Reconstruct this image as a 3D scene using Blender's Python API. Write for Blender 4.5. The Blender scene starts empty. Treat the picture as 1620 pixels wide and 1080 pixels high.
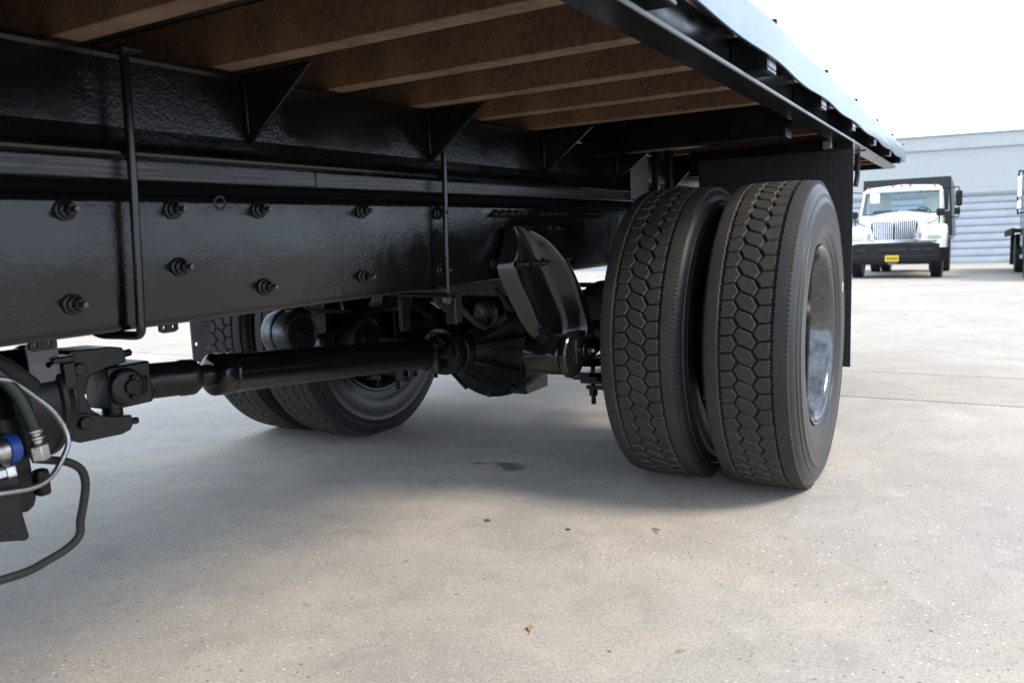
import bpy, bmesh, math, random
from mathutils import Vector, Matrix, noise
random.seed(7)
scn = bpy.context.scene
PI = math.pi
# ------------------------------------------------------------------ camera
cam_d = bpy.data.cameras.new('camera'); cam = bpy.data.objects.new('camera', cam_d)
scn.collection.objects.link(cam); scn.camera = cam
cam_d.sensor_width = 23.5; cam_d.lens = 1254.3 / 1620 * 23.5
cam_d.clip_start = 0.05; cam_d.clip_end = 2000
yaw, pitch, roll = .531, -.1323, -.0411
fw = Vector((-math.sin(yaw)*math.cos(pitch), math.cos(yaw)*math.cos(pitch), math.sin(pitch)))
r0 = Vector((math.cos(yaw), math.sin(yaw), 0)); u0 = r0.cross(fw)
rr = math.cos(roll)*r0 + math.sin(roll)*u0; uu = -math.sin(roll)*r0 + math.cos(roll)*u0
M = Matrix((rr, uu, -fw)).transposed().to_4x4(); M.translation = Vector((1.68, 0, .8706))
cam.matrix_world = M
cam_d.dof.use_dof = True; cam_d.dof.focus_distance = 2.5; cam_d.dof.aperture_fstop = 4.0
# ------------------------------------------------------------------ sky and sun
SUN_EL, SUN_AZ = math.radians(43), math.radians(8)      # azimuth from +X towards +Y
w = bpy.data.worlds.new('World'); scn.world = w; w.use_nodes = True
nt = w.node_tree; N = nt.nodes; L = nt.links
bg = N['Background']; bg.inputs['Strength'].default_value = .15
sky = N.new('ShaderNodeTexSky'); sky.sky_type = 'NISHITA'; sky.sun_disc = False
sky.sun_elevation = SUN_EL; sky.sun_rotation = PI/2 - SUN_AZ; sky.dust_density = 2.5
tc = N.new('ShaderNodeTexCoord'); mp = N.new('ShaderNodeMapping'); mp.inputs['Scale'].default_value = (1, 1, 2.2)
nz = N.new('ShaderNodeTexNoise'); nz.inputs['Scale'].default_value = 2.1; nz.inputs['Detail'].default_value = 6
nz.inputs['Roughness'].default_value = .55
cr = N.new('ShaderNodeValToRGB'); cr.color_ramp.elements[0].position = .30; cr.color_ramp.elements[1].position = .52
mx = N.new('ShaderNodeMix'); mx.data_type = 'RGBA'
mx.inputs[7].default_value = (10.3, 12.1, 14.5, 1)
L.new(tc.outputs['Generated'], mp.inputs[0]); L.new(mp.outputs[0], nz.inputs['Vector'])
L.new(nz.outputs[0], cr.inputs[0]); sx = N.new('ShaderNodeSeparateXYZ'); L.new(tc.outputs['Generated'], sx.inputs[0])
hz = N.new('ShaderNodeMapRange'); hz.inputs['From Min'].default_value = .42; hz.inputs['From Max'].default_value = .05; hz.inputs['To Max'].default_value = .95
L.new(sx.outputs['Z'], hz.inputs[0])      # haze whitens the sky towards the horizon all round
mxm = N.new('ShaderNodeMath'); mxm.operation = 'MAXIMUM'; L.new(cr.outputs[0], mxm.inputs[0]); L.new(hz.outputs[0], mxm.inputs[1])
L.new(mxm.outputs[0], mx.inputs[0]); L.new(sky.outputs[0], mx.inputs[6])
L.new(mx.outputs[2], bg.inputs[0])
sd = bpy.data.lights.new('sun', 'SUN'); sd.energy = 3.4; sd.angle = math.radians(17); sd.color = (1, .89, .75)
sun = bpy.data.objects.new('sun', sd); scn.collection.objects.link(sun)
sv = Vector((math.cos(SUN_EL)*math.cos(SUN_AZ), math.cos(SUN_EL)*math.sin(SUN_AZ), math.sin(SUN_EL)))
sun.rotation_euler = (-sv).to_track_quat('-Z', 'Y').to_euler()
vs = scn.view_settings; vs.view_transform = 'Standard'; vs.look = 'None'; vs.gamma = 1; vs.use_curve_mapping = False
vs.exposure = 0.24

# ------------------------------------------------------------------ helpers
col = scn.collection
def link(o, parent=None):
    col.objects.link(o)
    if parent: o.parent = parent
    return o
def empty(name, loc=(0, 0, 0), label=None, cat=None, group=None, kind=None):
    o = bpy.data.objects.new(name, None); o.location = loc; o.empty_display_size = .1
    return tag(link(o), label, cat, group, kind)
def tag(o, label=None, cat=None, group=None, kind=None):
    for k, v in (('label', label), ('category', cat), ('group', group), ('kind', kind)):
        if v: o[k] = v
    return o
class MB:
    def __init__(s): s.v = []; s.f = []; s.m = []; s.sm = []
    def add(s, vs, fs, mi=0, smooth=False):
        b = len(s.v); s.v += [tuple(v) for v in vs]
        for f in fs: s.f.append([b+i for i in f]); s.m.append(mi); s.sm.append(smooth)
        return s
    def box(s, x0, x1, y0, y1, z0, z1, mi=0):
        if x0 > x1: x0, x1 = x1, x0
        V = [(x, y, z) for x in (x0, x1) for y in (y0, y1) for z in (z0, z1)]
        return s.add(V, [(0, 1, 3, 2), (4, 6, 7, 5), (0, 4, 5, 1), (2, 3, 7, 6), (0, 2, 6, 4), (1, 5, 7, 3)], mi)
    def prism(s, pts, axis, a, b, mi=0, smooth=False):
        # pts 2D polygon in the two axes other than `axis` (order kept X,Y,Z)
        def P(p, t):
            return (t, p[0], p[1]) if axis == 'X' else (p[0], t, p[1]) if axis == 'Y' else (p[0], p[1], t)
        n = len(pts); V = [P(p, a) for p in pts] + [P(p, b) for p in pts]
        s.add(V, [tuple(range(n))[::-1], tuple(range(n, 2*n))], mi)
        bb = len(s.v) - 2*n
        for i in range(n):
            j = (i+1) % n; s.f.append([bb+i, bb+j, bb+n+j, bb+n+i]); s.m.append(mi); s.sm.append(smooth)
        return s
    def rings(s, rings, mi=0, smooth=True, cap=True, close=True):
        n = len(rings[0]); V = [p for r in rings for p in r]; F = []
        for k in range(len(rings)-1):
            for i in range(n if close else n-1):
                j = (i+1) % n; F.append((k*n+i, k*n+j, (k+1)*n+j, (k+1)*n+i))
        s.add(V, F, mi, smooth)
        if cap:
            b = len(s.v)-len(V)
            s.f.append([b+i for i in range(n)][::-1]); s.m.append(mi); s.sm.append(False)
            s.f.append([b+(len(rings)-1)*n+i for i in range(n)]); s.m.append(mi); s.sm.append(False)
        return s
    def cyl(s, p, q, r, r2=None, n=20, mi=0, smooth=True, hexa=False):
        p, q = Vector(p), Vector(q); d = (q-p).normalized()
        a = d.orthogonal().normalized(); b = d.cross(a); r2 = r if r2 is None else r2
        R = [[p + a*rad*math.cos(2*PI*i/n) + b*rad*math.sin(2*PI*i/n) for i in range(n)] if t == 0 else
             [q + a*rad*math.cos(2*PI*i/n) + b*rad*math.sin(2*PI*i/n) for i in range(n)] for t, rad in ((0, r), (1, r2))]
        return s.rings(R, mi, smooth)
    def rev(s, o, d, prof, n=32, mi=0, smooth=True, cap=True):
        # revolve (t, r) profile along axis d from o
        o, d = Vector(o), Vector(d).normalized(); a = d.orthogonal().normalized(); b = d.cross(a)
        R = [[o + d*t + a*r*math.cos(2*PI*i/n) + b*r*math.sin(2*PI*i/n) for i in range(n)] for t, r in prof]
        return s.rings(R, mi, smooth, cap)
    def tube(s, pts, r, n=10, mi=0, sub=4):
        P = [Vector(p) for p in pts]
        if sub > 1:
            Q = []
            for i in range(len(P)-1):
                a = P[max(i-1, 0)]; b = P[i]; c = P[i+1]; d = P[min(i+2, len(P)-1)]
                for k in range(sub):
                    t = k/sub
                    Q.append(.5*((2*b)+(c-a)*t+(2*a-5*b+4*c-d)*t*t+(3*b-a-3*c+d)*t**3))
            Q.append(P[-1]); P = Q
        R = []; up = None
        for i, p in enumerate(P):
            d = (P[min(i+1, len(P)-1)] - P[max(i-1, 0)]).normalized()
            if up is None: up = d.orthogonal().normalized()
            a = (up - d*up.dot(d)).normalized(); up = a; b = d.cross(a)
            R.append([p + a*r*math.cos(2*PI*k/n) + b*r*math.sin(2*PI*k/n) for k in range(n)])
        return s.rings(R, mi, True)
    def mesh(s, name, mats):
        me = bpy.data.meshes.new(name); me.from_pydata(s.v, [], s.f)
        for m in (mats if isinstance(mats, (list, tuple)) else [mats]): me.materials.append(m)
        me.polygons.foreach_set('material_index', s.m); me.polygons.foreach_set('use_smooth', s.sm)
        bm = bmesh.new(); bm.from_mesh(me); bmesh.ops.recalc_face_normals(bm, faces=bm.faces); bm.to_mesh(me); bm.free()
        if any(s.sm): me.set_sharp_from_angle(angle=math.radians(40))
        me.update(); return me
    def build(s, name, mats, parent=None, bevel=0, seg=2, label=None, **kw):
        o = bpy.data.objects.new(name, s.mesh(name, mats)); link(o, parent)
        if bevel: bev(o, bevel, seg)
        if label: o['label'] = label
        return tag(o, None, **kw)
def bev(o, wd, seg=2):
    m = o.modifiers.new('bevel', 'BEVEL'); m.width = wd; m.segments = seg; m.limit_method = 'ANGLE'; m.angle_limit = math.radians(35)
    m.harden_normals = False; return o
def dup(o, parent=None, loc=None):
    c = o.copy(); col.objects.link(c)
    if parent is not None: c.parent = parent
    if loc is not None: c.location = loc
    for ch in list(o.children): dup(ch, c)
    return c

# ------------------------------------------------------------------ materials
def mat(name, color, rough=.5, metal=0, spec=.5, coat=0, coat_r=.1):
    m = bpy.data.materials.new(name); m.use_nodes = True; b = m.node_tree.nodes['Principled BSDF']
    b.inputs['Base Color'].default_value = (*color, 1); b.inputs['Roughness'].default_value = rough
    b.inputs['Metallic'].default_value = metal; b.inputs['Specular IOR Level'].default_value = spec
    b.inputs['Coat Weight'].default_value = coat; b.inputs['Coat Roughness'].default_value = coat_r
    return m
class NT:
    def __init__(s, m): s.m = m; s.t = m.node_tree; s.b = s.t.nodes['Principled BSDF']
    def n(s, typ, **kw):
        x = s.t.nodes.new(typ)
        for k, v in kw.items():
            if k in x.inputs: x.inputs[k].default_value = v
            else: setattr(x, k, v)
        return x
    def l(s, a, b): s.t.links.new(a, b)
    def co(s, scale=(1, 1, 1), rot=(0, 0, 0)):
        t = s.n('ShaderNodeTexCoord'); mp = s.n('ShaderNodeMapping'); mp.inputs['Scale'].default_value = scale
        mp.inputs['Rotation'].default_value = rot
        s.l(t.outputs['Object'], mp.inputs[0]); return mp.outputs[0]
    def noise(s, vec, scale, detail=4, rough=.6, dist=0):
        x = s.n('ShaderNodeTexNoise'); x.inputs['Scale'].default_value = scale; x.inputs['Detail'].default_value = detail
        x.inputs['Roughness'].default_value = rough; x.inputs['Distortion'].default_value = dist; s.l(vec, x.inputs['Vector']); return x.outputs[0]
    def vor(s, vec, scale, feat='F1', out='Distance', rnd=1):
        x = s.n('ShaderNodeTexVoronoi'); x.feature = feat; x.inputs['Scale'].default_value = scale
        x.inputs['Randomness'].default_value = rnd; s.l(vec, x.inputs['Vector']); return x.outputs[out]
    def ramp(s, fac, stops):
        x = s.n('ShaderNodeValToRGB'); e = x.color_ramp.elements
        while len(e) < len(stops): e.new(.5)
        for i, (p, c) in enumerate(stops):
            e[i].position = p; c = (c, c, c) if isinstance(c, (int, float)) else c; e[i].color = (*c, 1)
        s.l(fac, x.inputs[0]); return x.outputs[0]
    def mix(s, fac, a, b, mode='MIX'):
        x = s.n('ShaderNodeMix'); x.data_type = 'RGBA'; x.blend_type = mode
        for sock, v in ((0, fac), (6, a), (7, b)):
            if isinstance(v, (int, float)): x.inputs[sock].default_value = v if sock == 0 else (v, v, v, 1)
            elif isinstance(v, tuple): x.inputs[sock].default_value = (*v, 1)
            else: s.l(v, x.inputs[sock])
        return x.outputs[2]
    def math(s, op, a, b=0):
        x = s.n('ShaderNodeMath'); x.operation = op
        for i, v in enumerate((a, b)):
            if isinstance(v, (int, float)): x.inputs[i].default_value = v
            else: s.l(v, x.inputs[i])
        return x.outputs[0]
    def bump(s, h, strength=.5, dist=.001, prev=None):
        x = s.n('ShaderNodeBump'); x.inputs['Strength'].default_value = strength; x.inputs['Distance'].default_value = dist
        s.l(h, x.inputs['Height'])
        if prev is not None: s.l(prev, x.inputs['Normal'])
        return x.outputs[0]
    def set(s, name, v): s.l(v, s.b.inputs[name])

def black_paint(name, base=.012, rough=.3, pit=90, bump=.5, dist=.0016, dust=.25, spec=.5):
    m = mat(name, (base, base, base*1.1), rough, spec=spec); t = NT(m); c = t.co()
    n1 = t.noise(c, pit, 5, .6); n2 = t.noise(c, pit*.35, 3, .55)
    big = t.noise(c, 2.3, 4, .6)
    h = t.math('ADD', n1, t.math('MULTIPLY', n2, .7))
    h = t.math('MULTIPLY', h, t.ramp(big, [(.42, .15), (.58, 1.0)]))
    t.set('Normal', t.bump(h, bump, dist))
    rn = t.noise(c, 6, 6, .7)
    t.set('Roughness', t.ramp(rn, [(.3, rough*.65), (.75, min(1, rough*1.7))]))
    dn = t.noise(c, 120, 6, .8); dz = t.noise(c, 5, 4, .6)
    f = t.math('MULTIPLY', t.ramp(dn, [(.56, 0), (.72, dust)]), t.ramp(dz, [(.45, .1), (.65, 1)]))
    t.set('Base Color', t.mix(f, (base, base, base*1.12), (.09, .08, .07)))
    return m
M_matte = mat('matte_black', (.004, .004, .004), .9, spec=.1)
M_rail = black_paint('frame_black_paint', .0035, .10, 170, .8, .0011, .14, .44)
M_sub = black_paint('subframe_black_paint', .0035, .12, 180, .8, .0011, .14, .44)
M_black = black_paint('black_paint', .004, .25, 160, .35, .0006, .10, .3)
M_gloss = black_paint('gloss_black_paint', .004, .14, 60, .12, .0008, .1, .45)
M_cast = black_paint('black_cast_iron', .006, .33, 220, .6, .0007, .3, .35)
M_greasy = black_paint('greasy_black_steel', .006, .30, 120, .5, .0007, .3, .35)
M_flange = black_paint('side_rail_paint', .005, .17, 170, .5, .0004, .4, .4)

def rust(name, k=1.0):
    m = mat(name, (.09, .05, .03), .85, spec=.25); t = NT(m); c = t.co()
    a = t.noise(c, 6, 6, .7); b = t.noise(c, 70, 5, .7); s_ = t.noise(c, 240, 3, .6)
    colr = t.ramp(a, [(.30, (.040, .019, .012)), (.5, (.105, .044, .019)), (.68, (.20, .088, .036))])
    colr = t.mix(t.ramp(b, [(.38, 0), (.62, .55)]), colr, (.14, .105, .08))
    colr = t.mix(t.ramp(s_, [(.56, 0), (.64, .85)]), colr, (.022, .017, .014))
    if k > 1: colr = t.mix(t.ramp(a, [(.35, .1), (.65, .75)]), colr, (.20, .15, .11))
    t.set('Base Color', colr); t.set('Normal', t.bump(t.math('ADD', b, s_), .5, .001)); return m
M_rust = rust('rusty_beam_steel'); M_rust2 = rust('bounce_lit_beam_flange', 1.7)  # second one: flange underside coloured paler, ground bounce light painted in
def wood(name, base, dark, rough=.7, wet=0):
    m = mat(name, base, rough, spec=.4); t = NT(m); c = t.co((8, .6, 8)); c2 = t.co((60, 2.2, 60))
    a = t.noise(c, 5, 6, .7, 1.2); b = t.noise(c2, 2, 5, .75, .4)
    gr = t.noise(t.co((90, 1.1, 90)), 1.6, 3, .6, 1.5); col_ = t.mix(t.ramp(b, [(.35, 0), (.7, 1)]), base, dark)
    t.set('Base Color', t.mix(t.ramp(gr, [(.56, 0), (.60, .7), (.66, 0)]), col_, tuple(v*3.2 for v in base)))
    t.set('Normal', t.bump(t.math('ADD', t.math('MULTIPLY', b, 1.2), a), .8, .0007)); return m
M_wood = wood('black_painted_timber', (.030, .030, .033), (.004, .004, .005), .26)
M_deck = wood('dark_deck_timber', (.035, .024, .017), (.015, .011, .009), .85)

def rubber(name, base, dust, amt, rough=.8, scale=160):
    m = mat(name, base, rough, spec=.3); t = NT(m); c = t.co(); a = t.noise(c, 9, 5, .65); b = t.noise(c, scale, 4, .7)
    f = t.math('MULTIPLY', t.ramp(a, [(.3, .35), (.7, 1.)]), t.ramp(b, [(.35, .25), (.7, 1.)]))
    t.set('Base Color', t.mix(t.math('MULTIPLY', f, amt), base, dust)); t.set('Normal', t.bump(b, .5, .0008)); return m
M_tread = rubber('worn_tread_rubber', (.023, .023, .0235), (.085, .077, .068), .5, .76)
M_groove = rubber('dusty_groove_rubber', (.045, .040, .034), (.20, .17, .125), .75, .95)
M_floor = rubber('groove_floor_rubber', (.018, .017, .016), (.06, .05, .04), .5, .95)
M_side = rubber('sidewall_rubber', (.017, .018, .020), (.05, .05, .05), .35, .36, 60)

def rim_mat():
    m = mat('polished_dark_rim', (.16, .165, .175), .16, 1.0); t = NT(m); c = t.co()
    a = t.noise(c, 18, 5, .65); t.set('Roughness', t.ramp(a, [(.3, .10), (.8, .2)]))
    t.set('Base Color', t.ramp(t.noise(c, 60, 4, .6), [(.3, (.10, .10, .105)), (.7, (.15, .15, .16))])); return m
M_rim = rim_mat()
M_rimb = black_paint('black_wheel_paint', .013, .22, 80, .2, .001, .3)

def metal(name, c0, c1, rough, sc=60):
    m = mat(name, c0, rough, 1.0); t = NT(m); c = t.co(); a = t.noise(c, sc, 5, .65)
    t.set('Base Color', t.ramp(a, [(.3, c0), (.7, c1)])); t.set('Normal', t.bump(a, .3, .0006)); return m
M_zinc = metal('zinc_plated_steel', (.35, .34, .33), (.62, .61, .60), .3)
M_worn = metal('worn_bright_steel', (.25, .24, .23), (.5, .48, .45), .35, 90)
M_dull = metal('dull_thread_steel', (.06, .06, .06), (.16, .155, .15), .4)
M_cable = metal('braided_steel_cable', (.22, .22, .23), (.5, .5, .52), .38, 400)
M_chamber = metal('dull_aluminium', (.06, .065, .075), (.13, .135, .15), .35)
M_strap = metal('grey_painted_strap', (.10, .10, .11), (.17, .17, .18), .5, 50); M_strap.node_tree.nodes['Principled BSDF'].inputs['Metallic'].default_value = .3
M_hose = rubber('black_hose_rubber', (.018, .018, .019), (.06, .06, .06), .3, .6)
M_blue = mat('blue_plastic', (.012, .045, .26), .45)
M_green = mat('dark_green_hose', (.010, .018, .017), .4)

def flap_mat():
    m = mat('mudflap_rubber', (.02, .02, .02), .7, spec=.3); t = NT(m); c = t.co(); b = t.noise(c, 90, 5, .75); a = t.noise(t.co((30, 30, 1.5)), 3, 4, .6)
    t.set('Base Color', t.mix(t.math('MULTIPLY', t.ramp(b, [(.5, 0), (.72, .8)]), t.ramp(a, [(.3, .3), (.7, 1)])), (.017, .017, .018), (.10, .095, .085)))
    return m
M_flap = flap_mat()

def rub_mat():
    m = mat('sky_reflecting_rub_rail', (.05, .055, .06), .2, .85, spec=.8); t = NT(m); c = t.co()
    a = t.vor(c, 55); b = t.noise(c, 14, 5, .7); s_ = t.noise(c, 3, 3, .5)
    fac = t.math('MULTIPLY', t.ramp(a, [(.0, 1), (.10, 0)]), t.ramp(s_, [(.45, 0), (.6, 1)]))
    base = t.ramp(b, [(.3, (.15, .19, .25)), (.7, (.27, .32, .39))])  # sky reflection on the black rail painted in as pale blue-grey
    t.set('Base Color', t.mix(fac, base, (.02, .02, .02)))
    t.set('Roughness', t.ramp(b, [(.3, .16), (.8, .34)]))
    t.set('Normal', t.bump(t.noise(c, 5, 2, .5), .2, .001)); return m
M_rub = rub_mat()

def concrete(name, tone=1.0, warm=0.0):
    m = mat(name, (.36, .35, .33), .88, spec=.25); t = NT(m)
    g = t.n('ShaderNodeNewGeometry').outputs['Position']
    big = t.noise(g, .55, 5, .6, .4); mid = t.noise(g, 3.2, 6, .68, .3); fine = t.noise(g, 95, 6, .8); grit = t.noise(g, 190, 4, .8)
    base = t.ramp(big, [(.3, (.345, .318, .292)), (.5, (.430, .394, .356)), (.70, (.515, .468, .412))])
    base = t.mix(t.ramp(mid, [(.34, .65), (.60, 0)]), base, (.30, .285, .262))
    base = t.mix(t.ramp(fine, [(.36, .55), (.56, 0)]), base, (.24, .225, .20))
    base = t.mix(t.ramp(grit, [(.53, 0), (.67, .65)]), base, (.62, .58, .51))
    base = t.mix(t.ramp(grit, [(.33, .6), (.43, 0)]), base, (.15, .14, .125))
    tint = t.ramp(t.noise(g, 1.5, 6, .65, .6), [(.38, (.98, .98, .99)), (.5, (1.02, 1.01, 1.0)), (.64, (1.08, 1.04, .985))])
    base = t.mix(1.0, base, tint, 'MULTIPLY')
    blot = t.noise(g, 7, 6, .72, .8); base = t.mix(t.ramp(blot, [(.36, .30), (.47, 0)]), base, (.25, .235, .215)); base = t.mix(t.ramp(blot, [(.56, 0), (.70, .35)]), base, (.56, .52, .46))
    # exposed aggregate, white and dark chips
    patch = t.ramp(t.noise(g, 1.1, 4, .6), [(.38, .25), (.56, 1)])
    va = t.vor(g, 62); vb = t.vor(g, 62, 'F1', 'Color')
    sep = t.n('ShaderNodeSeparateColor'); t.l(vb, sep.inputs[0])
    chip = t.ramp(va, [(.17, 1), (.27, 0)])
    wht = t.math('MULTIPLY', t.math('MULTIPLY', chip, t.math('GREATER_THAN', sep.outputs[0], .82)), patch)
    drk = t.math('MULTIPLY', t.math('MULTIPLY', chip, t.math('LESS_THAN', sep.outputs[0], .12)), patch)
    base = t.mix(t.math('MULTIPLY', wht, .75), base, (.66, .63, .57)); base = t.mix(t.math('MULTIPLY', drk, .75), base, (.09, .085, .08))
    # pin holes, oil spots and stains
    vh = t.vor(g, 11); vhc = t.n('ShaderNodeSeparateColor'); t.l(t.vor(g, 11, 'F1', 'Color'), vhc.inputs[0])
    hole = t.math('MULTIPLY', t.ramp(vh, [(.03, 1), (.06, 0)]), t.math('GREATER_THAN', vhc.outputs[1], .72))
    base = t.mix(t.math('MULTIPLY', hole, .8), base, (.07, .065, .06))
    gd = t.n('ShaderNodeVectorMath'); gd.operation = 'ADD'; t.l(g, gd.inputs[0])
    nc = t.n('ShaderNodeTexNoise'); nc.inputs['Scale'].default_value = 9; t.l(g, nc.inputs['Vector'])
    sc = t.n('ShaderNodeVectorMath'); sc.operation = 'SCALE'; sc.inputs['Scale'].default_value = .16; t.l(nc.outputs['Color'], sc.inputs[0]); t.l(sc.outputs[0], gd.inputs[1])
    vs_ = t.vor(gd.outputs[0], 1.7); vsc = t.n('ShaderNodeSeparateColor'); t.l(t.vor(gd.outputs[0], 1.7, 'F1', 'Color'), vsc.inputs[0])
    spot = t.math('MULTIPLY', t.ramp(vs_, [(.04, 1), (.12, 0)]), t.math('GREATER_THAN', vsc.outputs[2], .45))
    base = t.mix(t.math('MULTIPLY', spot, .45), base, (.11, .105, .10))
    for (px, py, rad, k) in ((.16, 2.52, .085, .8), (.05, 2.49, .05, .6), (.42, 2.95, .16, .3), (.9, 2.12, .02, .7), (.30, 1.30, .02, .3)):
        d_ = t.n('ShaderNodeVectorMath'); d_.operation = 'SUBTRACT'; t.l(gd.outputs[0], d_.inputs[0]); d_.inputs[1].default_value = (px+.08, py+.08, .08)
        s2 = t.n('ShaderNodeVectorMath'); s2.operation = 'MULTIPLY'; t.l(d_.outputs[0], s2.inputs[0]); s2.inputs[1].default_value = (1, 1.6, 0)
        l_ = t.n('ShaderNodeVectorMath'); l_.operation = 'LENGTH'; t.l(s2.outputs[0], l_.inputs[0])
        mr = t.n('ShaderNodeMapRange'); mr.inputs['From Min'].default_value = rad*.45; mr.inputs['From Max'].default_value = rad; mr.inputs['To Min'].default_value = k; mr.inputs['To Max'].default_value = 0
        t.l(l_.outputs['Value'], mr.inputs[0]); base = t.mix(mr.outputs[0], base, (.075, .07, .066))
    # hairline cracks
    vc = t.vor(gd.outputs[0], .38, 'DISTANCE_TO_EDGE'); ck = t.math('MULTIPLY', t.ramp(vc, [(.0012, 1), (.0035, 0)]), t.ramp(t.noise(g, .9, 3, .5), [(.5, 0), (.62, 1)]))
    base = t.mix(t.math('MULTIPLY', ck, .22), base, (.12, .11, .10))
    base = t.mix(1.0, base, (tone*(1+warm), tone, tone*(1-warm)), 'MULTIPLY')
    t.set('Base Color', base)
    h = t.math('ADD', t.math('MULTIPLY', fine, .7), t.math('MULTIPLY', grit, .5)); h = t.math('ADD', h, t.math('MULTIPLY', hole, -1.2))
    t.set('Normal', t.bump(h, .55, .0022)); t.set('Roughness', t.ramp(mid, [(.3, .7), (.7, .92)])); return m
M_conc = concrete('yard_concrete', 1.05)
M_conc2 = concrete('yard_concrete_warm', .97, .02)
M_conc3 = concrete('yard_concrete_pale', 1.0, .005)
def soil():
    m = mat('joint_filler', (.16, .14, .12), .95); t = NT(m); g = t.n('ShaderNodeNewGeometry').outputs['Position']
    t.set('Base Color', t.ramp(t.noise(g, 6, 6, .7), [(.3, (.13, .115, .10)), (.7, (.27, .25, .22))])); return m
M_soil = soil()

# ------------------------------------------------------------------ ground
SL, Y0 = .028, 4.238
def gz(y): return 0 if y < Y0 else -(y-Y0)*SL if y < 46 else -(46-Y0)*SL
g = MB(); ys = [-400, Y0, 46, 900]; xs = [-600, 600]
V = [(x, y, gz(y)-.03) for y in ys for x in xs]
g.add(V, [(0, 1, 3, 2), (2, 3, 5, 4), (4, 5, 7, 6)])
ground = g.build('ground', M_soil, None, kind='structure')
ybr = [-34, -20, -8.6, Y0, 5.13, 10.05, 16.6, 23.5, 31.0, 46, 70]; xbr = [-60, -34, -20.5, -7.3, 6.4, 19, 34, 60]
for i in range(len(ybr)-1):
    for j in range(len(xbr)-1):
        a, b = ybr[i], ybr[i+1]; x0, x1 = xbr[j], xbr[j+1]; G = .006
        wob = [random.uniform(-.004, .004) for _ in range(64)]
        n = 24 if (abs(i-3) < 3 and j in (2, 3, 4)) else 2
        top = []; m_ = MB()
        X = [x0+G+(x1-x0-2*G)*k/n for k in range(n+1)]
        A = [a+G+(wob[k] if n > 2 else 0) for k in range(n+1)]; B = [b-G-.003+(wob[k+30] if n > 2 else 0) for k in range(n+1)]
        dz = random.uniform(-.003, .002) if i > 3 else 0
        vs_ = [(X[k], A[k], gz(a)+dz) for k in range(n+1)] + [(X[k], B[k], gz(b)+dz) for k in range(n+1)]
        vs_ += [(X[k], A[k], gz(a)-.028) for k in range(n+1)] + [(X[k], B[k], gz(b)-.028) for k in range(n+1)]
        f = []; q = n+1
        for k in range(n): f += [(k, k+1, q+k+1, q+k), (k, 2*q+k, 2*q+k+1, k+1), (q+k, q+k+1, 3*q+k+1, 3*q+k)]
        f += [(0, q, 3*q, 2*q), (n, 2*q+n, 3*q+n, q+n)]
        m_.add(vs_, f)
        o = m_.build('concrete_slab', M_conc2 if i == 3 else (M_conc if i < 3 else M_conc3), ground, bevel=.004 if n > 2 else 0)

# ------------------------------------------------------------------ the flatbed truck (seen from under its bed)
T = empty('flatbed_truck', (0, 2.8, 0), 'black flatbed truck seen from under its bed, with large dual rear wheels', 'truck')
T.location = (0, 0, 0)
RF = 0.43
# frame rails: C channels opening inward
def c_rail(sgn, x, zb, zt, y0, y1, th=.01, fl=.08, r=.016):
    P = []   # outer profile with rounded corners, (x,z)
    def arc(cx, cz, a0, a1, rad, n=5): return [(cx+rad*math.cos(a0+(a1-a0)*k/n), cz+rad*math.sin(a0+(a1-a0)*k/n)) for k in range(n+1)]
    P += [(x-fl, zb)] + arc(x-r, zb+r, -PI/2, 0, r) + arc(x-r, zt-r, 0, PI/2, r) + [(x-fl, zt)]
    ri = r-th
    P += [(x-fl, zt-th)] + arc(x-r, zt-r, PI/2, 0, ri) + arc(x-r, zb+r, 0, -PI/2, ri) + [(x-fl, zb+th)]
    P = [(sgn*a, b) for a, b in P]
    m = MB(); ny = 1; m.prism(P, 'Y', y0, y1, 0, True); return m
c_rail(1, RF, .7358, .969, -2.5, 5.2).build('frame_rail', M_rail, T)
c_rail(-1, RF, .7358, .969, -2.5, 5.2).build('frame_rail', M_rail, T)
# recessed packing strip and timbers
for s in (1, -1):
    MB().box(s*.36, s*.385, -2.5, 5.2, .971, .991).build('packing_strip', M_matte, T)
    for (a, b, d) in ((-1.2, 1.310, 0), (1.315, 3.42, -.004), (3.425, 5.2, 0)):
        n = 40; m = MB(); rs = []
        for k in range(n+1):
            y = a+(b-a)*k/n; e = .0015*noise.noise(Vector((y*3, s, a))); x = s*(.432+d)+e
            rs.append([(x, y, .992+e), (x, y, 1.026), (s*.36, y, 1.026), (s*.36, y, .992)])
        m.rings(rs, 0, False); m.build('spacer_timber', M_wood, T, bevel=.003)
# subframe I-section beams: web recessed, flanges proud
def sub(sgn):
    P = [(.36, 1.028), (.440, 1.028)]
    P += [(.445, 1.031), (.446, 1.036), (.444, 1.041)]
    for k in range(6): a = PI/2*k/5; P.append((.422-.012*math.sin(a)+.012-0.002, 1.046+.014*(1-math.cos(a))))
    P += [(.418, 1.08), (.418, 1.192), (.424, 1.198), (.424, 1.206), (.36, 1.206), (.36, 1.196), (.404, 1.19), (.405, 1.05), (.36, 1.040)]
    m = MB().prism([(sgn*a, b) for a, b in P], 'Y', -2.5, 5.5, 0, False); return m
sub(1).build('subframe_beam', M_sub, T); sub(-1).build('subframe_beam', M_sub, T)

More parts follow.
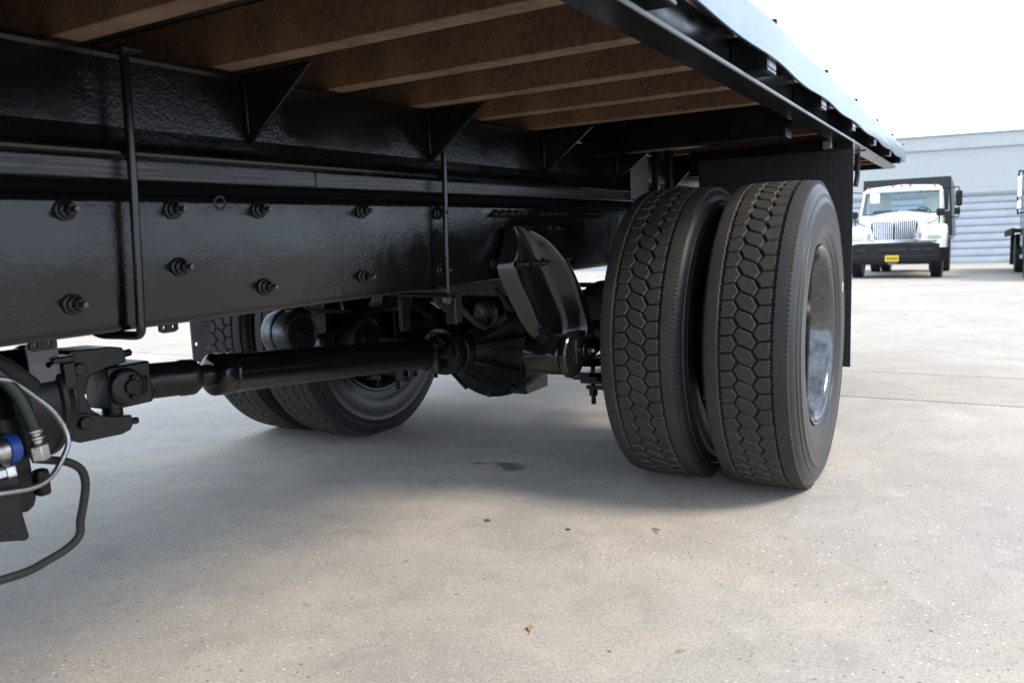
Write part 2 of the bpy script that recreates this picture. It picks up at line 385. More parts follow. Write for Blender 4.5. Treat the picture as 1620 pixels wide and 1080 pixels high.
# bed: cross beams
ZB = 1.2085
def beam_mesh():
    P = [(0, ZB), (.047, ZB), (.047, ZB+.006), (.007, ZB+.010), (.007, 1.296), (.047, 1.300), (.047, 1.306), (0, 1.306)]
    m = MB(); m.prism(P, 'X', -1.166, 1.166)
    m.m[2] = 1; me = m.mesh('cross_beam', [M_rust, M_rust2]); return me
bm_me = beam_mesh()
beams = [.50, .81, 1.115, 1.425, 1.735, 2.045, 2.355]
for y in [-2.6+.31*k for k in range(10)] + beams + [3.31, 3.66, 4.0, 4.33, 4.66, 4.99, 5.32]:
    o = bpy.data.objects.new('cross_beam', bm_me); link(o, T); o.location = (0, y-.045, 0); bev(o, .002, 1)
# black bolster
MB().box(-1.13, 1.13, 2.78, 2.86, 1.155, 1.30).build('bolster_beam', M_black, T, bevel=.006)
# deck planks underside
k = 0; x = -1.155
while x < 1.15:
    wd = .163; MB().box(x, x+wd, -2.8, 5.72, 1.3085, 1.340).build('deck_board', M_deck, T); x += wd+.003
# side rails
for s in (1, -1):
    P = []
    def arc(cx, cz, a0, a1, rad, n=5): return [(cx+rad*math.cos(a0+(a1-a0)*k/n), cz+rad*math.sin(a0+(a1-a0)*k/n)) for k in range(n+1)]
    zc = 1.19; P = [(1.172, zc)] + arc(1.234, zc+.003, -PI/2, 0, .003, 3) + [(1.237, zc+.009), (1.180, zc+.012), (1.177, zc+.016), (1.177, 1.309), (1.180, 1.312), (1.237, 1.315), (1.237, 1.324), (1.168, 1.324), (1.168, zc+.004)]
    m = MB(); ys = [-2.8+.12*i for i in range(70)]; ys = [y for y in ys if y < 5.5]+[5.52]
    m.rings([[(s*a, y, b) for a, b in P] for y in ys], 0, False); m.build('side_rail', M_flange, T)
    # rub rail, buckled a little between its stake pockets
    pk = [-2.4+.7*i+.02 for i in range(12)]
    pk = [-2.38, -1.66, -.94, -.22, .50, 1.22, 1.94, 2.665, 3.36, 4.10, 4.86, 5.55]
    def wave(y):
        d = min(range(len(pk)), key=lambda q: abs(pk[q]-y)); t = (y-pk[d])/.7; return math.cos(2*PI*max(-.5, min(.5, t)))
    ys = [-2.8+i*.03 for i in range(400)]; ys = [y for y in ys if y <= 5.80]
    rs = []
    for y in ys:
        wv = wave(y); n1 = noise.noise(Vector((y*2.3, s*3., 0)))
        zt = 1.3205+.0022*wv+.0015*n1; zb_ = 1.241+.0022*wv+.0015*n1; xo = 1.2705+.0016*wv+.001*n1
        rs.append([(s*xo, y, zb_), (s*(xo+.0008), y, zb_+.02), (s*(xo+.0008), y, zt-.02), (s*xo, y, zt), (s*(xo-.007), y, zt), (s*(xo-.007), y, zb_)])
    for a in range(1, 9):    # rounded rear corner
        t = PI/2*a/8; cx, cy = 1.21, 5.80
        rs.append([(s*(cx+rad*math.cos(t)), cy+rad*math.sin(t), z) for rad, z in ((.0605, 1.241), (.0613, 1.261), (.0613, 1.30), (.0605, 1.3205), (.0535, 1.3205), (.0535, 1.241))])
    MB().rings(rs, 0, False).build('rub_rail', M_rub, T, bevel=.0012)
    for y in pk:
        MB().box(s*1.2375, s*1.2625, y-.045, y-.037, 1.225, 1.332).box(s*1.2375, s*1.2625, y+.037, y+.045, 1.225, 1.332)\
            .box(s*1.178, s*1.2632, y-.036, y+.036, 1.2255, 1.30).box(s*1.178, s*1.2625, y-.045, y+.045, 1.217, 1.2245).box(s*1.2655, s*1.2765, y-.02, y-.012, 1.3255, 1.3295).build('stake_pocket', M_flange, T, bevel=.0015)
        MB().box(s*1.262, s*1.2745, y-.018, y+.004, 1.3235, 1.331).build('pocket_cap', M_rust, T, bevel=.002)
MB().box(-1.2, 1.2, 5.735, 5.745, 1.20, 1.338).build('rear_rail', M_black, T, bevel=.004)
# weld drips and a joint plate under the rail end
MB().box(1.150, 1.2415, 4.0, 4.0+.012, 1.184, 1.1895).build('rail_joint_plate', M_worn, T)
MB().box(1.13, 1.165, 3.47, 3.52, 1.165, 1.2).build('flap_clip', M_worn, T, bevel=.003)

# gusset plates
def gusset(sx, y, out, ztop, zb_, th=.008):
    P = [(sx*.4185, ztop), (sx*out, ztop), (sx*.4215, zb_), (sx*.4185, zb_)]
    m = MB().prism(P, 'Y', y, y+th); m.cyl((sx*.4235, y-.002, zb_+.02), (sx*.4235, y-.002, ztop-.01), .004, n=6)
    return m.build('gusset_plate', M_black, T, bevel=.0015)
for s in (1, -1):
    for y in (-.71, -.09, .53): gusset(s, y, .60, 1.208, 1.06)
    for y in (1.142, 1.755, 2.403, 3.03): gusset(s, y, .602, 1.208, 1.072)
    gusset(s, 3.70, .58, 1.208, 1.05)
# bolts: washer, hex nut, thread end
def bolt_mesh(scale=1):
    m = MB(); m.rev((0, 0, 0), (1, 0, 0), [(0, .0), (0, .0215*scale), (.003, .0215*scale), (.0045, .019*scale), (.0045, 0)], 24, 0, False)
    m.rev((.0045, 0, 0), (1, 0, 0), [(0, 0), (0, .0165*scale), (.006, .0165*scale), (.008, .0135*scale), (.008, 0)], 24, 0, False)
    m.rev((.0125, 0, 0), (1, 0, 0), [(0, 0), (0, .0125*scale), (.010, .0125*scale), (.0115, .0105*scale), (.0115, 0)], 6, 0, False)
    m.rev((.024, 0, 0), (1, 0, 0), [(0, 0), (0, .0062*scale), (.011, .0062*scale), (.0125, .005*scale), (.0125, 0)], 12, 1, True)
    return m.mesh('frame_bolt', [M_greasy, M_dull])
bme = bolt_mesh(.82); bsm = bolt_mesh(.62)
def bolt(x, y, z, me=bme, sgn=1):
    o = bpy.data.objects.new('frame_bolt', me); link(o, T); o.location = (x, y, z)
    o.rotation_euler = (random.uniform(0, 1), 0, 0 if sgn > 0 else PI); return o
for (y, z) in ((.746, .940), (.943, .942), (1.142, .943), (1.454, .942), (1.762, .939), (.742, .790), (.946, .839), (1.142, .788), (1.445, .789), (1.76, .787),
               (.40, .94), (.40, .79), (.08, .94), (.08, .79), (2.035, .788), (2.413, .889), (2.501, .782)):
    bolt(.4305, y, z)
for y0 in (2.06, 2.36, 2.70):
    for k in range(4): bolt(.4305, y0+.042*k, .938, bsm)
for (y, z) in ((2.217, .893), (2.44, .886)): bolt(.4305, y, z, bsm)
# weld blob ring on the rail
m = MB()
for k in range(14):
    a = 2*PI*k/14; r_ = .0115+.002*random.random(); c = (.4310, 1.050+r_*math.cos(a), .955+r_*math.sin(a))
    m.rev((c[0]-.001, c[1], c[2]), (1, 0, 0), [(0, .0035), (.0012, .003), (.002, .0012)], 6, 0, True)
m.build('weld_ring', M_rail, T)
# U-bolts that clamp subframe to frame
def ubolt(y, zbot, leg_top):
    r_ = .0078; x = .4535
    P = [(x, y+.02, leg_top), (x, y+.015, 1.05), (x, y+.006, .85), (x, y, zbot+.03), (x, y, zbot+.012), (x-.008, y, zbot+.002), (x-.028, y, zbot), (x-.06, y, zbot), (.34, y, zbot), (.318, y, zbot+.008), (.312, y, zbot+.03), (.312, y+.004, .98)]
    m = MB().tube(P, r_, 12, sub=4); return m.build('clamp_u_bolt', M_gloss, T)
ubolt(.842, .7270, 1.206)
MB().box(.447, .475, .845, .882, 1.1965, 1.2045).build('clamp_plate', M_black, T, bevel=.002)
m = MB().tube([(.455, 1.772, 1.205), (.455, 1.766, 1.0), (.455, 1.758, .85), (.455, 1.754, .695)], .0075, 12, sub=3)
m.rev((.455, 1.754, .700), (0, 0, 1), [(0, .014), (.014, .014)], 6, 0, False).build('clamp_rod', M_gloss, T)
MB().box(.30, .475, 1.735, 1.775, .7145, .7245).box(.30, .31, 1.735, 1.775, .62, .7145).build('clamp_plate', M_black, T, bevel=.002)
MB().box(.437, .470, 1.765, 1.80, .640, .7135).build('clamp_lug', M_cast, T, bevel=.004)

# holes: perforated straps (outline with real holes cut through)
def strap(name, x, y0, y1, z0, z1, holes, th=.006, matl=None, r=.009):
    # grid-built plate: bmesh boolean-free, holes made by ring fans
    hs = sorted(holes, key=lambda h: h[1]); m = MB(); hr = holes[0][2]
    # bands in z: each band owns the holes whose centre is in it
    rows = []
    for h in hs:
        if rows and abs(rows[-1][0][1]-h[1]) < hr*2.2: rows[-1].append(h)
        else: rows.append([h])
    zs = [z0] + [(rows[i][0][1]+rows[i+1][0][1])/2 for i in range(len(rows)-1)] + [z1]
    for ri, row in enumerate(rows):
        row = sorted(row); a, b = zs[ri], zs[ri+1]
        yb = [y0] + [(row[i][0]+row[i+1][0])/2 for i in range(len(row)-1)] + [y1]
        for hi, h in enumerate(row):
            ya, ybb = yb[hi], yb[hi+1]; n = 16; inn = []; out = []
            for k in range(n):
                t = 2*PI*(k+.5)/n; c, s = math.cos(t), math.sin(t); inn.append((h[0]+hr*c, h[1]+hr*s))
                tx = ((ybb-h[0])/c if c > 0 else (ya-h[0])/c); tz = ((b-h[1])/s if s > 0 else (a-h[1])/s); q = min(tx, tz)
                out.append((h[0]+q*c, h[1]+q*s))
            # snap corners
            for cy, cz in ((ya, a), (ya, b), (ybb, a), (ybb, b)):
                i_ = min(range(n), key=lambda i: (out[i][0]-cy)**2+(out[i][1]-cz)**2); out[i_] = (cy, cz)
            if ri == 0:   # rounded lower outer corners
                for cy in ([y0] if hi == 0 else [])+([y1] if hi == len(row)-1 else []):
                    sgn = 1 if cy == y0 else -1
                    i_ = min(range(n), key=lambda i: (out[i][0]-cy)**2+(out[i][1]-a)**2); out[i_] = (cy+sgn*r*.3, a+r*.3)
            V = [(x, p[0], p[1]) for p in inn]+[(x, p[0], p[1]) for p in out]+[(x-th, p[0], p[1]) for p in inn]+[(x-th, p[0], p[1]) for p in out]
            F = []
            for k in range(n):
                j = (k+1) % n; F += [(k, j, n+j, n+k), (2*n+k, 3*n+k, 3*n+j, 2*n+j), (k, 2*n+k, 2*n+j, j), (n+k, n+j, 3*n+j, 3*n+k)]
            m.add(V, F)
    return m.build(name, matl or M_strap, T)
strap('hanging_bracket', .10, .838, .898, .545, .700, [(.855, .560, .006), (.882, .562, .006), (.855, .60, .006), (.880, .594, .006), (.876, .655, .0065)])
strap('hanging_bracket', -.385, 2.10, 2.165, .545, .76, [(2.118, .56, .0065), (2.147, .562, .0065), (2.118, .61, .0065), (2.147, .60, .0065), (2.146, .645, .0065)])
strap('hanging_bracket', -.385, 2.64, 2.70, .600, .78, [(2.656, .615, .0065), (2.684, .617, .0065), (2.670, .665, .0065)])
strap('hanging_bracket', -.385, 1.585, 1.655, .500, .76, [(1.60, .52, .0065), (1.64, .522, .0065), (1.638, .565, .0065), (1.60, .58, .0065)])
strap('bolt_tab', .36, .945, .985, .715, .745, [(.955, .7255, .0036), (.975, .7255, .0036)], matl=M_black)
strap('bolt_tab', .36, .705, .750, .715, .745, [(.715, .7255, .0036), (.738, .7255, .0036)], matl=M_black)

# cross members between the rails
for y in (.52, 1.56, 2.14, 2.98, 3.9, 4.9):
    MB().box(-.35, .35, y, y+.008, .755, .955).box(-.35, .35, y, y+.05, .747, .7545).box(-.35, .35, y, y+.05, .9555, .963).build('cross_member', M_black, T, bevel=.002)
MB().box(-.35, -.20, 2.45, 2.60, .62, .75).box(-.30, .30, 2.36, 2.45, .66, .745).build('cross_member', M_greasy, T, bevel=.008)

# ------------------------------------------------------------------ wheels
def crown(x): return .5155-.30*x*x
def make_tyre():
    NP = 62; K = 8; NT_ = NP*K; dth = 2*PI/NT_; FL = .5005
    m = MB()
    # carcass sidewalls (revolved) - outer and inner
    prof = [(.098, .287), (.112, .290), (.120, .300), (.128, .318), (.1285, .322), (.131, .3235), (.137, .345), (.1385, .3465), (.1425, .385), (.1435, .410),
            (.1425, .432), (.1440, .434), (.1435, .440), (.1400, .443), (.1375, .458), (.1390, .460), (.1385, .466), (.1350, .468), (.1310, .482), (.1265, .490), (.1235, .4935), (.1200, .4985)]
    n = 200
    for s in (1, -1):
        rs = [[(s*x, r*math.cos(2*PI*i/n), r*math.sin(2*PI*i/n)) for i in range(n)] for x, r in prof]
        m.rings(rs, 2, True, False)
    # groove floor
    m.rings([[(x, FL*math.cos(2*PI*i/n), FL*math.sin(2*PI*i/n)) for i in range(n)] for x in (-.0840, -.03, .03, .0840)], 3, True, False)
    # shoulder ribs with scalloped inner edge and notched outer edge
    for s in (1, -1):
        R = {k: [] for k in 'abcdefg'}
        for i in range(NT_*4):
            th = i*dth/4; ph = (i % 16)/16.0
            sc = .0032*(1-ph) if True else 0
            notch = (i % 9) == 0
            xi = .0785+sc; xo = .1195-(.0065 if notch else 0)
            def P(x, r): return (s*x, r*math.cos(th), r*math.sin(th))
            R['a'].append(P(xi-.001, FL-.002)); R['b'].append(P(xi, crown(xi)-.0016)); R['c'].append(P(xi+.0016, crown(xi)))
            R['d'].append(P(.099, crown(.099))); R['e'].append(P(xo-.003, crown(xo)-.0005)); R['f'].append(P(xo, crown(xo)-(.0015 if not notch else .006)))
            R['g'].append(P(.1200-(.003 if notch else 0), .4985))
        m.rings([R['a'], R['b']], 1, False, False); m.rings([R['b'], R['c']], 1, False, False)
        m.rings([R['c'], R['d'], R['e'], R['f']], 0, True, False); m.rings([R['f'], R['g']], 0, False, False)
    # blocks
    pitch = 2*PI/NP; Rm = .512
    def block(poly, th0, skew=0):
        poly = [(x*1.13, y) for x, y in poly]
        V = []; n = len(poly); cx = sum(p[0] for p in poly)/n; cs = sum(p[1] for p in poly)/n
        jx = random.uniform(-.0007, .0007); th0 += random.uniform(-.0008, .0008)
        for (inset, dr, lv) in ((-.0012, 0, 'f'), (0, -.0018, 't'), (.0016, 0, 't')):
            for (x, sg) in poly:
                dx, ds = x-cx, sg-cs; l_ = math.hypot(dx, ds); k_ = 1-inset/l_
                x2 = cx+dx*k_+jx; s2 = cs+ds*k_+skew*x2; th = th0+s2/Rm
                r = FL-.002 if lv == 'f' else crown(x2)+dr
                V.append((x2, r*math.cos(th), r*math.sin(th)))
        F = []; MI = []
        b = len(m.v); m.v += V
        for lev in (0, 1):
            for i in range(n):
                j = (i+1) % n; m.f.append([b+lev*n+i, b+lev*n+j, b+(lev+1)*n+j, b+(lev+1)*n+i]); m.m.append(1); m.sm.append(False)
        m.f.append([b+2*n+i for i in range(n)]); m.m.append(0); m.sm.append(False)
    H = .0218
    hexp = [(.0130, -H), (.0268, -.001), (.0170, H), (-.0130, H), (-.0268, .001), (-.0170, -H)]
    sidep = [(.0600, -.0218), (.0642, -.0160), (.0600, -.0155), (.0636, -.0045), (.0594, -.0040), (.0634, .0070), (.0592, .0075), (.0628, .0175), (.0594, .0180), (.0600, .0218), (.0350, .0218), (.0228, -.001), (.0345, -.0218)]
    for k in range(NP):
        th = k*pitch
        block(hexp, th, .40)
        block(sidep, th+pitch/2+.0115/Rm, -.08); block([(-x, -y) for x, y in sidep], th+pitch/2-.0115/Rm, -.08)
    zf = -.4985
    m.v = [(x*(1+.0), y, max(z, zf)) for x, y, z in m.v]
    me = m.mesh('tyre', [M_tread, M_groove, M_side, M_floor]); return me
tyre_me = make_tyre()
def make_rim():
    m = MB()
    P = [(.108, .284), (.118, .290), (.1235, .300), (.1265, .3005), (.1265, .2975), (.1205, .289), (.113, .2815), (.100, .279), (.085, .272), (.045, .262), (-.02, .260), (-.085, .262), (-.100, .268), (-.115, .281), (-.124, .2965), (-.128, .2985), (-.126, .291), (-.110, .284)]
    m.rev((0, 0, 0), (1, 0, 0), P, 96, 0, True, False)
    D = [(-.075, .262), (-.098, .245), (-.120, .222), (-.140, .19), (-.155, .165), (-.1585, .160), (-.1585, .115), (-.1665, .115), (-.1665, .160), (-.150, .198), (-.11, .245), (-.088, .264)]
    m.rev((0, 0, 0), (1, 0, 0), D, 96, 1, True, False)
    return m.mesh('rim', [M_rim, M_rimb])
rim_me = make_rim(); rimb_me = rim_me.copy(); rimb_me.materials[0] = M_rimb
def hub():
    m = MB(); m.rev((-.158, 0, 0), (1, 0, 0), [(0, .0), (0, .112), (.03, .108), (.07, .085), (.075, .0)], 32)
    return m.mesh('hub', M_rimb)
hub_me = hub()
nut = MB()
for k in range(10):
    a = 2*PI*k/10; c = Vector((-.158, .143*math.cos(a), .143*math.sin(a)))
    nut.rev(c, (1, 0, 0), [(0, .017), (.022, .017), (.024, .014)], 6, 0, False); nut.rev(c, (1, 0, 0), [(.02, .0095), (.036, .0095)], 10, 0, True)
nut_me = nut.mesh('wheel_nut_ring', M_zinc)
YA, ZA = 2.7957, .4985
for (x, flip, outer) in ((1.112, 0, 1), (.779, 1, 0), (-.779, 0, 0), (-1.112, 1, 1)):
    W = bpy.data.objects.new('wheel', None); link(W, T); W.location = (x, YA, ZA); W.empty_display_size = .1
    t = bpy.data.objects.new('tyre', tyre_me); link(t, W)
    if flip: t.rotation_euler = (0, 0, 0)
    r = bpy.data.objects.new('rim', rim_me if outer else rimb_me); link(r, W); r.rotation_euler = (0, 0, PI if flip else 0)
    if outer:
        h = bpy.data.objects.new('hub', hub_me); link(h, W); h.rotation_euler = (0, 0, PI if flip else 0)
        h = bpy.data.objects.new('wheel_nut_ring', nut_me); link(h, W); h.rotation_euler = (0, 0, PI if flip else 0)
        MB().add([(0, 0, 0)], []).v
# small white valve sticker on outer sidewall
W = [o for o in T.children if o.name == 'wheel'][0]
m = MB(); a = math.radians(25)
for da, w_ in ((0, .012),):
    pass
# a pale scuff mark moulded on the tyre face
yy, zz = .395*math.cos(math.radians(20)), .395*math.sin(math.radians(20))
m.prism([(yy-.010, zz-.016), (yy+.004, zz-.018), (yy+.002, zz-.006), (yy+.010, zz+.004), (yy+.002, zz+.016), (yy-.008, zz+.014), (yy-.004, zz+.002)], 'X', .1432, .1446)
m.build('wheel_mark', mat('white_paint_mark', (.75, .75, .75), .6), W)

# ------------------------------------------------------------------ axle, differential, shaft
for s in (1, -1):
    m = MB(); m.rev((s*.18, YA, .498), (s, 0, 0), [(0, .12), (.06, .085), (.12, .072), (.50, .066), (.56, .08)], 24)
    m.build('axle_housing', M_greasy, T)
m = MB(); m.rev((0, 2.40, .455), (0, 1, .03), [(0, .0), (0, .085), (.03, .09), (.06, .075), (.12, .12), (.20, .175), (.22, .205), (.26, .215), (.27, .235), (.30, .24), (.31, .225), (.40, .235), (.52, .225), (.60, .17), (.66, .06), (.67, 0)], 40)
for k in range(12):
    a = 2*PI*k/12; c, s = math.cos(a), math.sin(a)
    m.cyl((.222*c, 2.655, .463+.222*s), (.222*c, 2.685, .463+.222*s), .013, n=6, smooth=False)
for k in range(9):   # casting ribs
    a = 2*PI*k/9+.15; c, s_ = math.cos(a), math.sin(a)
    m.cyl((.088*c, 2.44, .457+.088*s_), (.205*c, 2.61, .462+.205*s_), .008, n=6)
m.box(-.05, .06, 2.86, 3.06, .205, .27).build('differential', M_greasy, T, bevel=.004)
A0, A1 = Vector((0, 1.365, .5475)), Vector((0, 2.24, .471)); d = (A1-A0).normalized()
def at(t): return A0+d*t
m = MB(); m.rev(A0, d, [(-.035, .030), (-.03, .047), (-.022, .0545), (.0, .0555), (.004, .0545), (.012, .0545), (.014, .0535), (.018, .0515), (.024, .0535), (.03, .0515), (.86, .0515), (.865, .0535), (.875, .0535), (.88, .05)], 40)
m.build('drive_shaft', M_gloss, T)
m = MB(); m.rev(at(-.25), d, [(0, .036), (.03, .038), (.035, .0425), (.125, .0425), (.13, .045), (.16, .045), (.168, .040), (.172, .0275), (.225, .0275)], 28)
m.build('slip_joint', M_greasy, T)
def yoke(c, d, r, ang, L, name='yoke', sgn=1):
    # base disc with two ears carrying bearing caps
    d = d.normalized(); up = Matrix.Rotation(ang, 3, d) @ Vector((0, 0, 1)); sd_ = d.cross(up)
    m = MB(); m.rev(c, d, [(0, .0), (0, r*.62), (sgn*.02, r*.75), (sgn*.028, r*.7), (sgn*.028, 0)], 20)
    for e in (1, -1):
        Q = [(.0, .45), (.0, .8), (.3, 1.03), (.75, 1.08), (1.0, 1.0), (1.08, .86), (1.0, .72), (.55, .66), (.28, .5)]
        for hw, ext in ((.38, 0),):
            V = []
            for z_ in (-hw, hw):
                V += [c + d*(sgn*L*q[0]) + up*(e*r*q[1]) + sd_*(r*z_*(1-.35*abs(q[0]-.6))) for q in Q]
            n = len(Q); F = [tuple(range(n)), tuple(range(n, 2*n))[::-1]]+[(i, (i+1) % n, n+(i+1) % n, n+i) for i in range(n)]
            m.add(V, F)
        p = c+d*(sgn*L*.72)
        m.cyl(p+up*(e*r*.6), p+up*(e*r*1.16), r*.27, n=16)
        for q in (-1, 1): m.cyl(p+up*(e*r*.9)+sd_*(q*r*.33), p+up*(e*r*1.2)+sd_*(q*r*.33), r*.10, n=6, smooth=False)
    return m.build(name, M_greasy, T, bevel=.003)
yoke(at(-.25), -d, .066, PI/2, .075, 'yoke')
# joint cross
J = at(-.305); m = MB(); m.cyl(J-Vector((.062, 0, 0)), J+Vector((.064, 0, 0)), .024, n=20).cyl(J-Vector((0, 0, .075)), J+Vector((0, 0, .075)), .022, n=20)
m.rev(J+Vector((.05, 0, 0)), (1, 0, 0), [(-.03, .04), (0, .042), (.014, .042), (.020, .034)], 24).box(J.x-.04, J.x+.052, J.y-.035, J.y+.07, J.z-.048, J.z+.048); m.build('joint_cross', M_greasy, T, bevel=.012)
# flange yoke facing it
m = MB()
m.prism([(.93, .655), (1.085, .655), (1.085, .638), (1.035, .628), (1.002, .603), (.988, .567), (1.0, .532), (1.032, .505), (1.085, .495), (1.085, .478), (.93, .478)], 'X', -.045, .024)
for e in (1, -1):
    P = [(.93, .570+e*.045), (.935, .570+e*.088), (.955, .570+e*.099), (1.05, .566+e*.099), (1.072, .566+e*.094), (1.078, .566+e*.084), (1.078, .566+e*.060), (1.03, .566+e*.054), (.985, .568+e*.040), (.955, .568+e*.032)]
    m.prism(P, 'X', -.055, .045)
    m.cyl((.03, 1.04, .566+e*.073), (.03, 1.10, .566+e*.079), .0085, n=10)
    m.cyl((.035, .967, .570+e*.058), (.056, .967, .570+e*.058), .0145, n=18)
m.rev((0, .925, .571), (0, 1, 0), [(0, .0), (0, .088), (.012, .088), (.016, .05), (.03, .045), (.03, 0)], 36); m.build('flange_yoke', M_greasy, T, bevel=.003)
m = MB(); m.rev((0, .80, .572), (0, 1, 0), [(0, 0), (0, .105), (.01, .112), (.085, .112), (.09, .118), (.1, .118), (.104, .108), (.122, .10), (.122, 0)], 48); m.build('parking_brake_drum', M_greasy, T)
m = MB(); m.rev((0, .35, .60), (0, 1, -.06), [(0, .14), (.30, .13), (.32, .085), (.43, .075), (.46, .07)], 32); m.build('transmission_tail', M_cast, T, bevel=0)
MB().box(-.06, .11, .88, .925, .655, .668).box(.03, .11, .9, .925, .60, .655).build('bearing_bracket', M_cast, T, bevel=.003)
# rear joint at the pinion
yoke(at(.88), d, .062, .7, .06, 'yoke'); m = MB(); Jr = at(.94)
m.cyl(Jr-Vector((.07, 0, 0)), Jr+Vector((.07, 0, 0)), .024).cyl(Jr-Vector((0, 0, .07)), Jr+Vector((0, 0, .07)), .024); m.build('joint_cross', M_greasy, T)
m = MB(); m.rev((0, 2.33, .462), (0, 1, 0), [(0, .04), (.01, .085), (.03, .09), (.045, .07), (.09, .06)], 28); m.build('pinion_flange', M_greasy, T)

# brake gear on the axle
for s in (1, -1):
    m = MB(); m.rev((s*.56, YA, .498), (s, 0, 0), [(0, .06), (0, .205), (.01, .212), (.17, .212), (.19, .16)], 48); m.build('brake_drum', M_cast, T)
def chamber(c, ax, r, L, mt=M_chamber):
    m = MB(); m.rev(c, ax, [(0, 0), (0, r*.8), (.006, r*.95), (.02, r), (L*.40, r), (L*.41, r*1.07), (L*.47, r*1.07), (L*.48, r), (L-.012, r), (L-.002, r*.94)], 40)
    m.rev(Vector(c)+Vector(ax)*(L-.002), ax, [(0, r*.94), (.004, r*.85), (-.006, r*.6), (-.004, r*.35), (.012, r*.28), (.014, 0)], 40, 1, True, False)
    m.cyl(Vector(c)+Vector(ax)*L, Vector(c)+Vector(ax)*(L+.03), .010, n=8, mi=1); return m.build('brake_chamber', [mt, M_cast], T)
chamber((-.50, 2.03, .560), (1, 0, 0), .082, .13)
chamber((-.46, 2.36, .500), (1, 0, 0), .088, .10, M_cast)
chamber((.50, 2.62, .62), (0, 1, 0), .07, .15, M_cast)
m = MB().tube([(-.45, 2.55, .40), (-.30, 2.5, .37), (-.25, 2.45, .33)], .012).tube([(-.38, 2.62, .37), (-.60, 2.62, .37)], .010).box(-.40, -.35, 2.57, 2.62, .29, .42).box(-.58, -.545, 2.58, 2.63, .28, .40)
m.build('slack_adjuster', M_greasy, T, bevel=.004)

# leaf springs and hangers
def leafspring(s):
    X0, X1 = s*.475, s*.565
    for li, (ya, yb, off) in enumerate(((2.27, 3.55, 0), (2.33, 3.45, -.016), (2.40, 3.30, -.052), (2.46, 3.2, -.068), (2.52, 3.1, -.084))):
        m = MB(); rs = []
        for k in range(25):
            y = ya+(yb-ya)*k/24; u = (y-2.80)/.6; z = .405+.075*u*u+off*(1-.15*u*u)+(.0 if li else 0); t = .013
            rs.append([(X0, y, z), (X1, y, z), (X1, y, z+t), (X0, y, z+t)])
        m.rings(rs, 0, False).build('leaf', M_cast, T, bevel=.002)
    m = MB()
    for y in (2.66, 2.94):
        for x in (s*.462, s*.578): m.cyl((x, y, .235), (x, y, .60), .0095, n=10); m.rev((x, y, .268), (0, 0, 1), [(0, .018), (.028, .018)], 6, 0, False)
    m.box(s*.445, s*.595, 2.63, 2.97, .296, .312).box(s*.445, s*.595, 2.63, 2.97, .572, .592); m.build('axle_clamp', M_cast, T, bevel=.003)
leafspring(1); leafspring(-1)
def hanger(s):
    # rows: z, [ (y, x_out) ... ] shell over the rail face
    rows = [
        (.900, 2.100, 2.190, .440, .452, .444, .456, .440),
        (.885, 2.078, 2.235, .446, .470, .448, .486, .446),
        (.850, 2.062, 2.305, .452, .515, .456, .530, .456),
        (.800, 2.004, 2.368, .456, .520, .462, .560, .470),
        (.780, 1.990, 2.388, .458, .520, .464, .572, .478),
        (.740, 2.006, 2.412, .460, .548, .468, .582, .490),
        (.690, 2.040, 2.436, .464, .572, .474, .590, .505),
        (.640, 2.075, 2.456, .468, .575, .480, .598, .520),
        (.590, 2.110, 2.468, .474, .560, .486, .606, .545),
        (.555, 2.150, 2.462, .480, .540, .490, .610, .565),
        (.520, 2.190, 2.440, .486, .520, .492, .606, .590)]
    R = []
    for z, ya, yb, e0, rd, va, r2, e1 in rows:
        q_ = max(0, min(1, (.90-z)/.1)); ya += .018*q_; yb -= .045*q_; r2 -= .012*q_
        def Y(t): return ya+(yb-ya)*t
        rd = va+.030 if z > .60 else va+.02
        if z > .88: rd = va+.012
        pts = [(Y(0), e0), (Y(.02), e0+.002), (Y(.08), (rd+e0)/2), (Y(.14), rd-.003), (Y(.17), rd), (Y(.205), rd-.006), (Y(.29), va), (Y(.48), va-.002), (Y(.66), va+.004), (Y(.755), va+.022), (Y(.82), r2-.018), (Y(.86), r2-.010), (Y(.91), r2-.012), (Y(.955), r2-.020), (Y(.985), e1+.004), (Y(1), e1)]
        back = [(Y(.98), e1-.008), (Y(.9), .434 if z > .735 else .47), (Y(.5), .434 if z > .735 else .47), (Y(.1), .434 if z > .735 else .46), (Y(.01), e0-.007)]
        R.append([(s*x, y, z) for y, x in pts+back])
    m = MB(); m.rings(R[::-1], 0, True)
    o = m.build('spring_hanger', M_hang, T); sb = o.modifiers.new('sub', 'SUBSURF'); sb.levels = 1; sb.render_levels = 1
    # eye housing
    m = MB(); m.rev((s*.43, 2.255, .487), (s, 0, 0), [(0, .0), (0, .062), (.02, .068), (.115, .066), (.125, .060), (.128, .045), (.134, .045), (.136, .075), (.152, .075), (.158, .068), (.158, .0)], 40)
    m.build('spring_eye', M_hang, T, bevel=.0015)
    m = MB(); m.prism([(2.25, .535), (2.40, .525), (2.44, .515), (2.44, .475), (2.40, .465), (2.25, .455)], 'X', s*.57, s*.594)
    m.rev((s*.590, 2.325, .493), (s, 0, 0), [(0, .030), (.008, .030), (.009, .022)], 24, 0, True)
    m.rev((s*.599, 2.325, .493), (s, 0, 0), [(0, .019), (.012, .019), (.014, .015)], 6, 0, False).rev((s*.61, 2.325, .493), (s, 0, 0), [(0, .009), (.014, .009), (.015, .006)], 12, 1, True)
    m.build('eye_clamp', [M_hang, M_zinc], T, bevel=.003)
M_hang = black_paint('glossy_black_casting', .006, .13, 300, .16, .0006, .5, .5)
hanger(1); hanger(-1)
for (y, z) in ((2.07, .786), (2.125, .786), (2.175, .786)):
    o = bolt(.522 if y > 2.1 else .498, y, z, bsm)
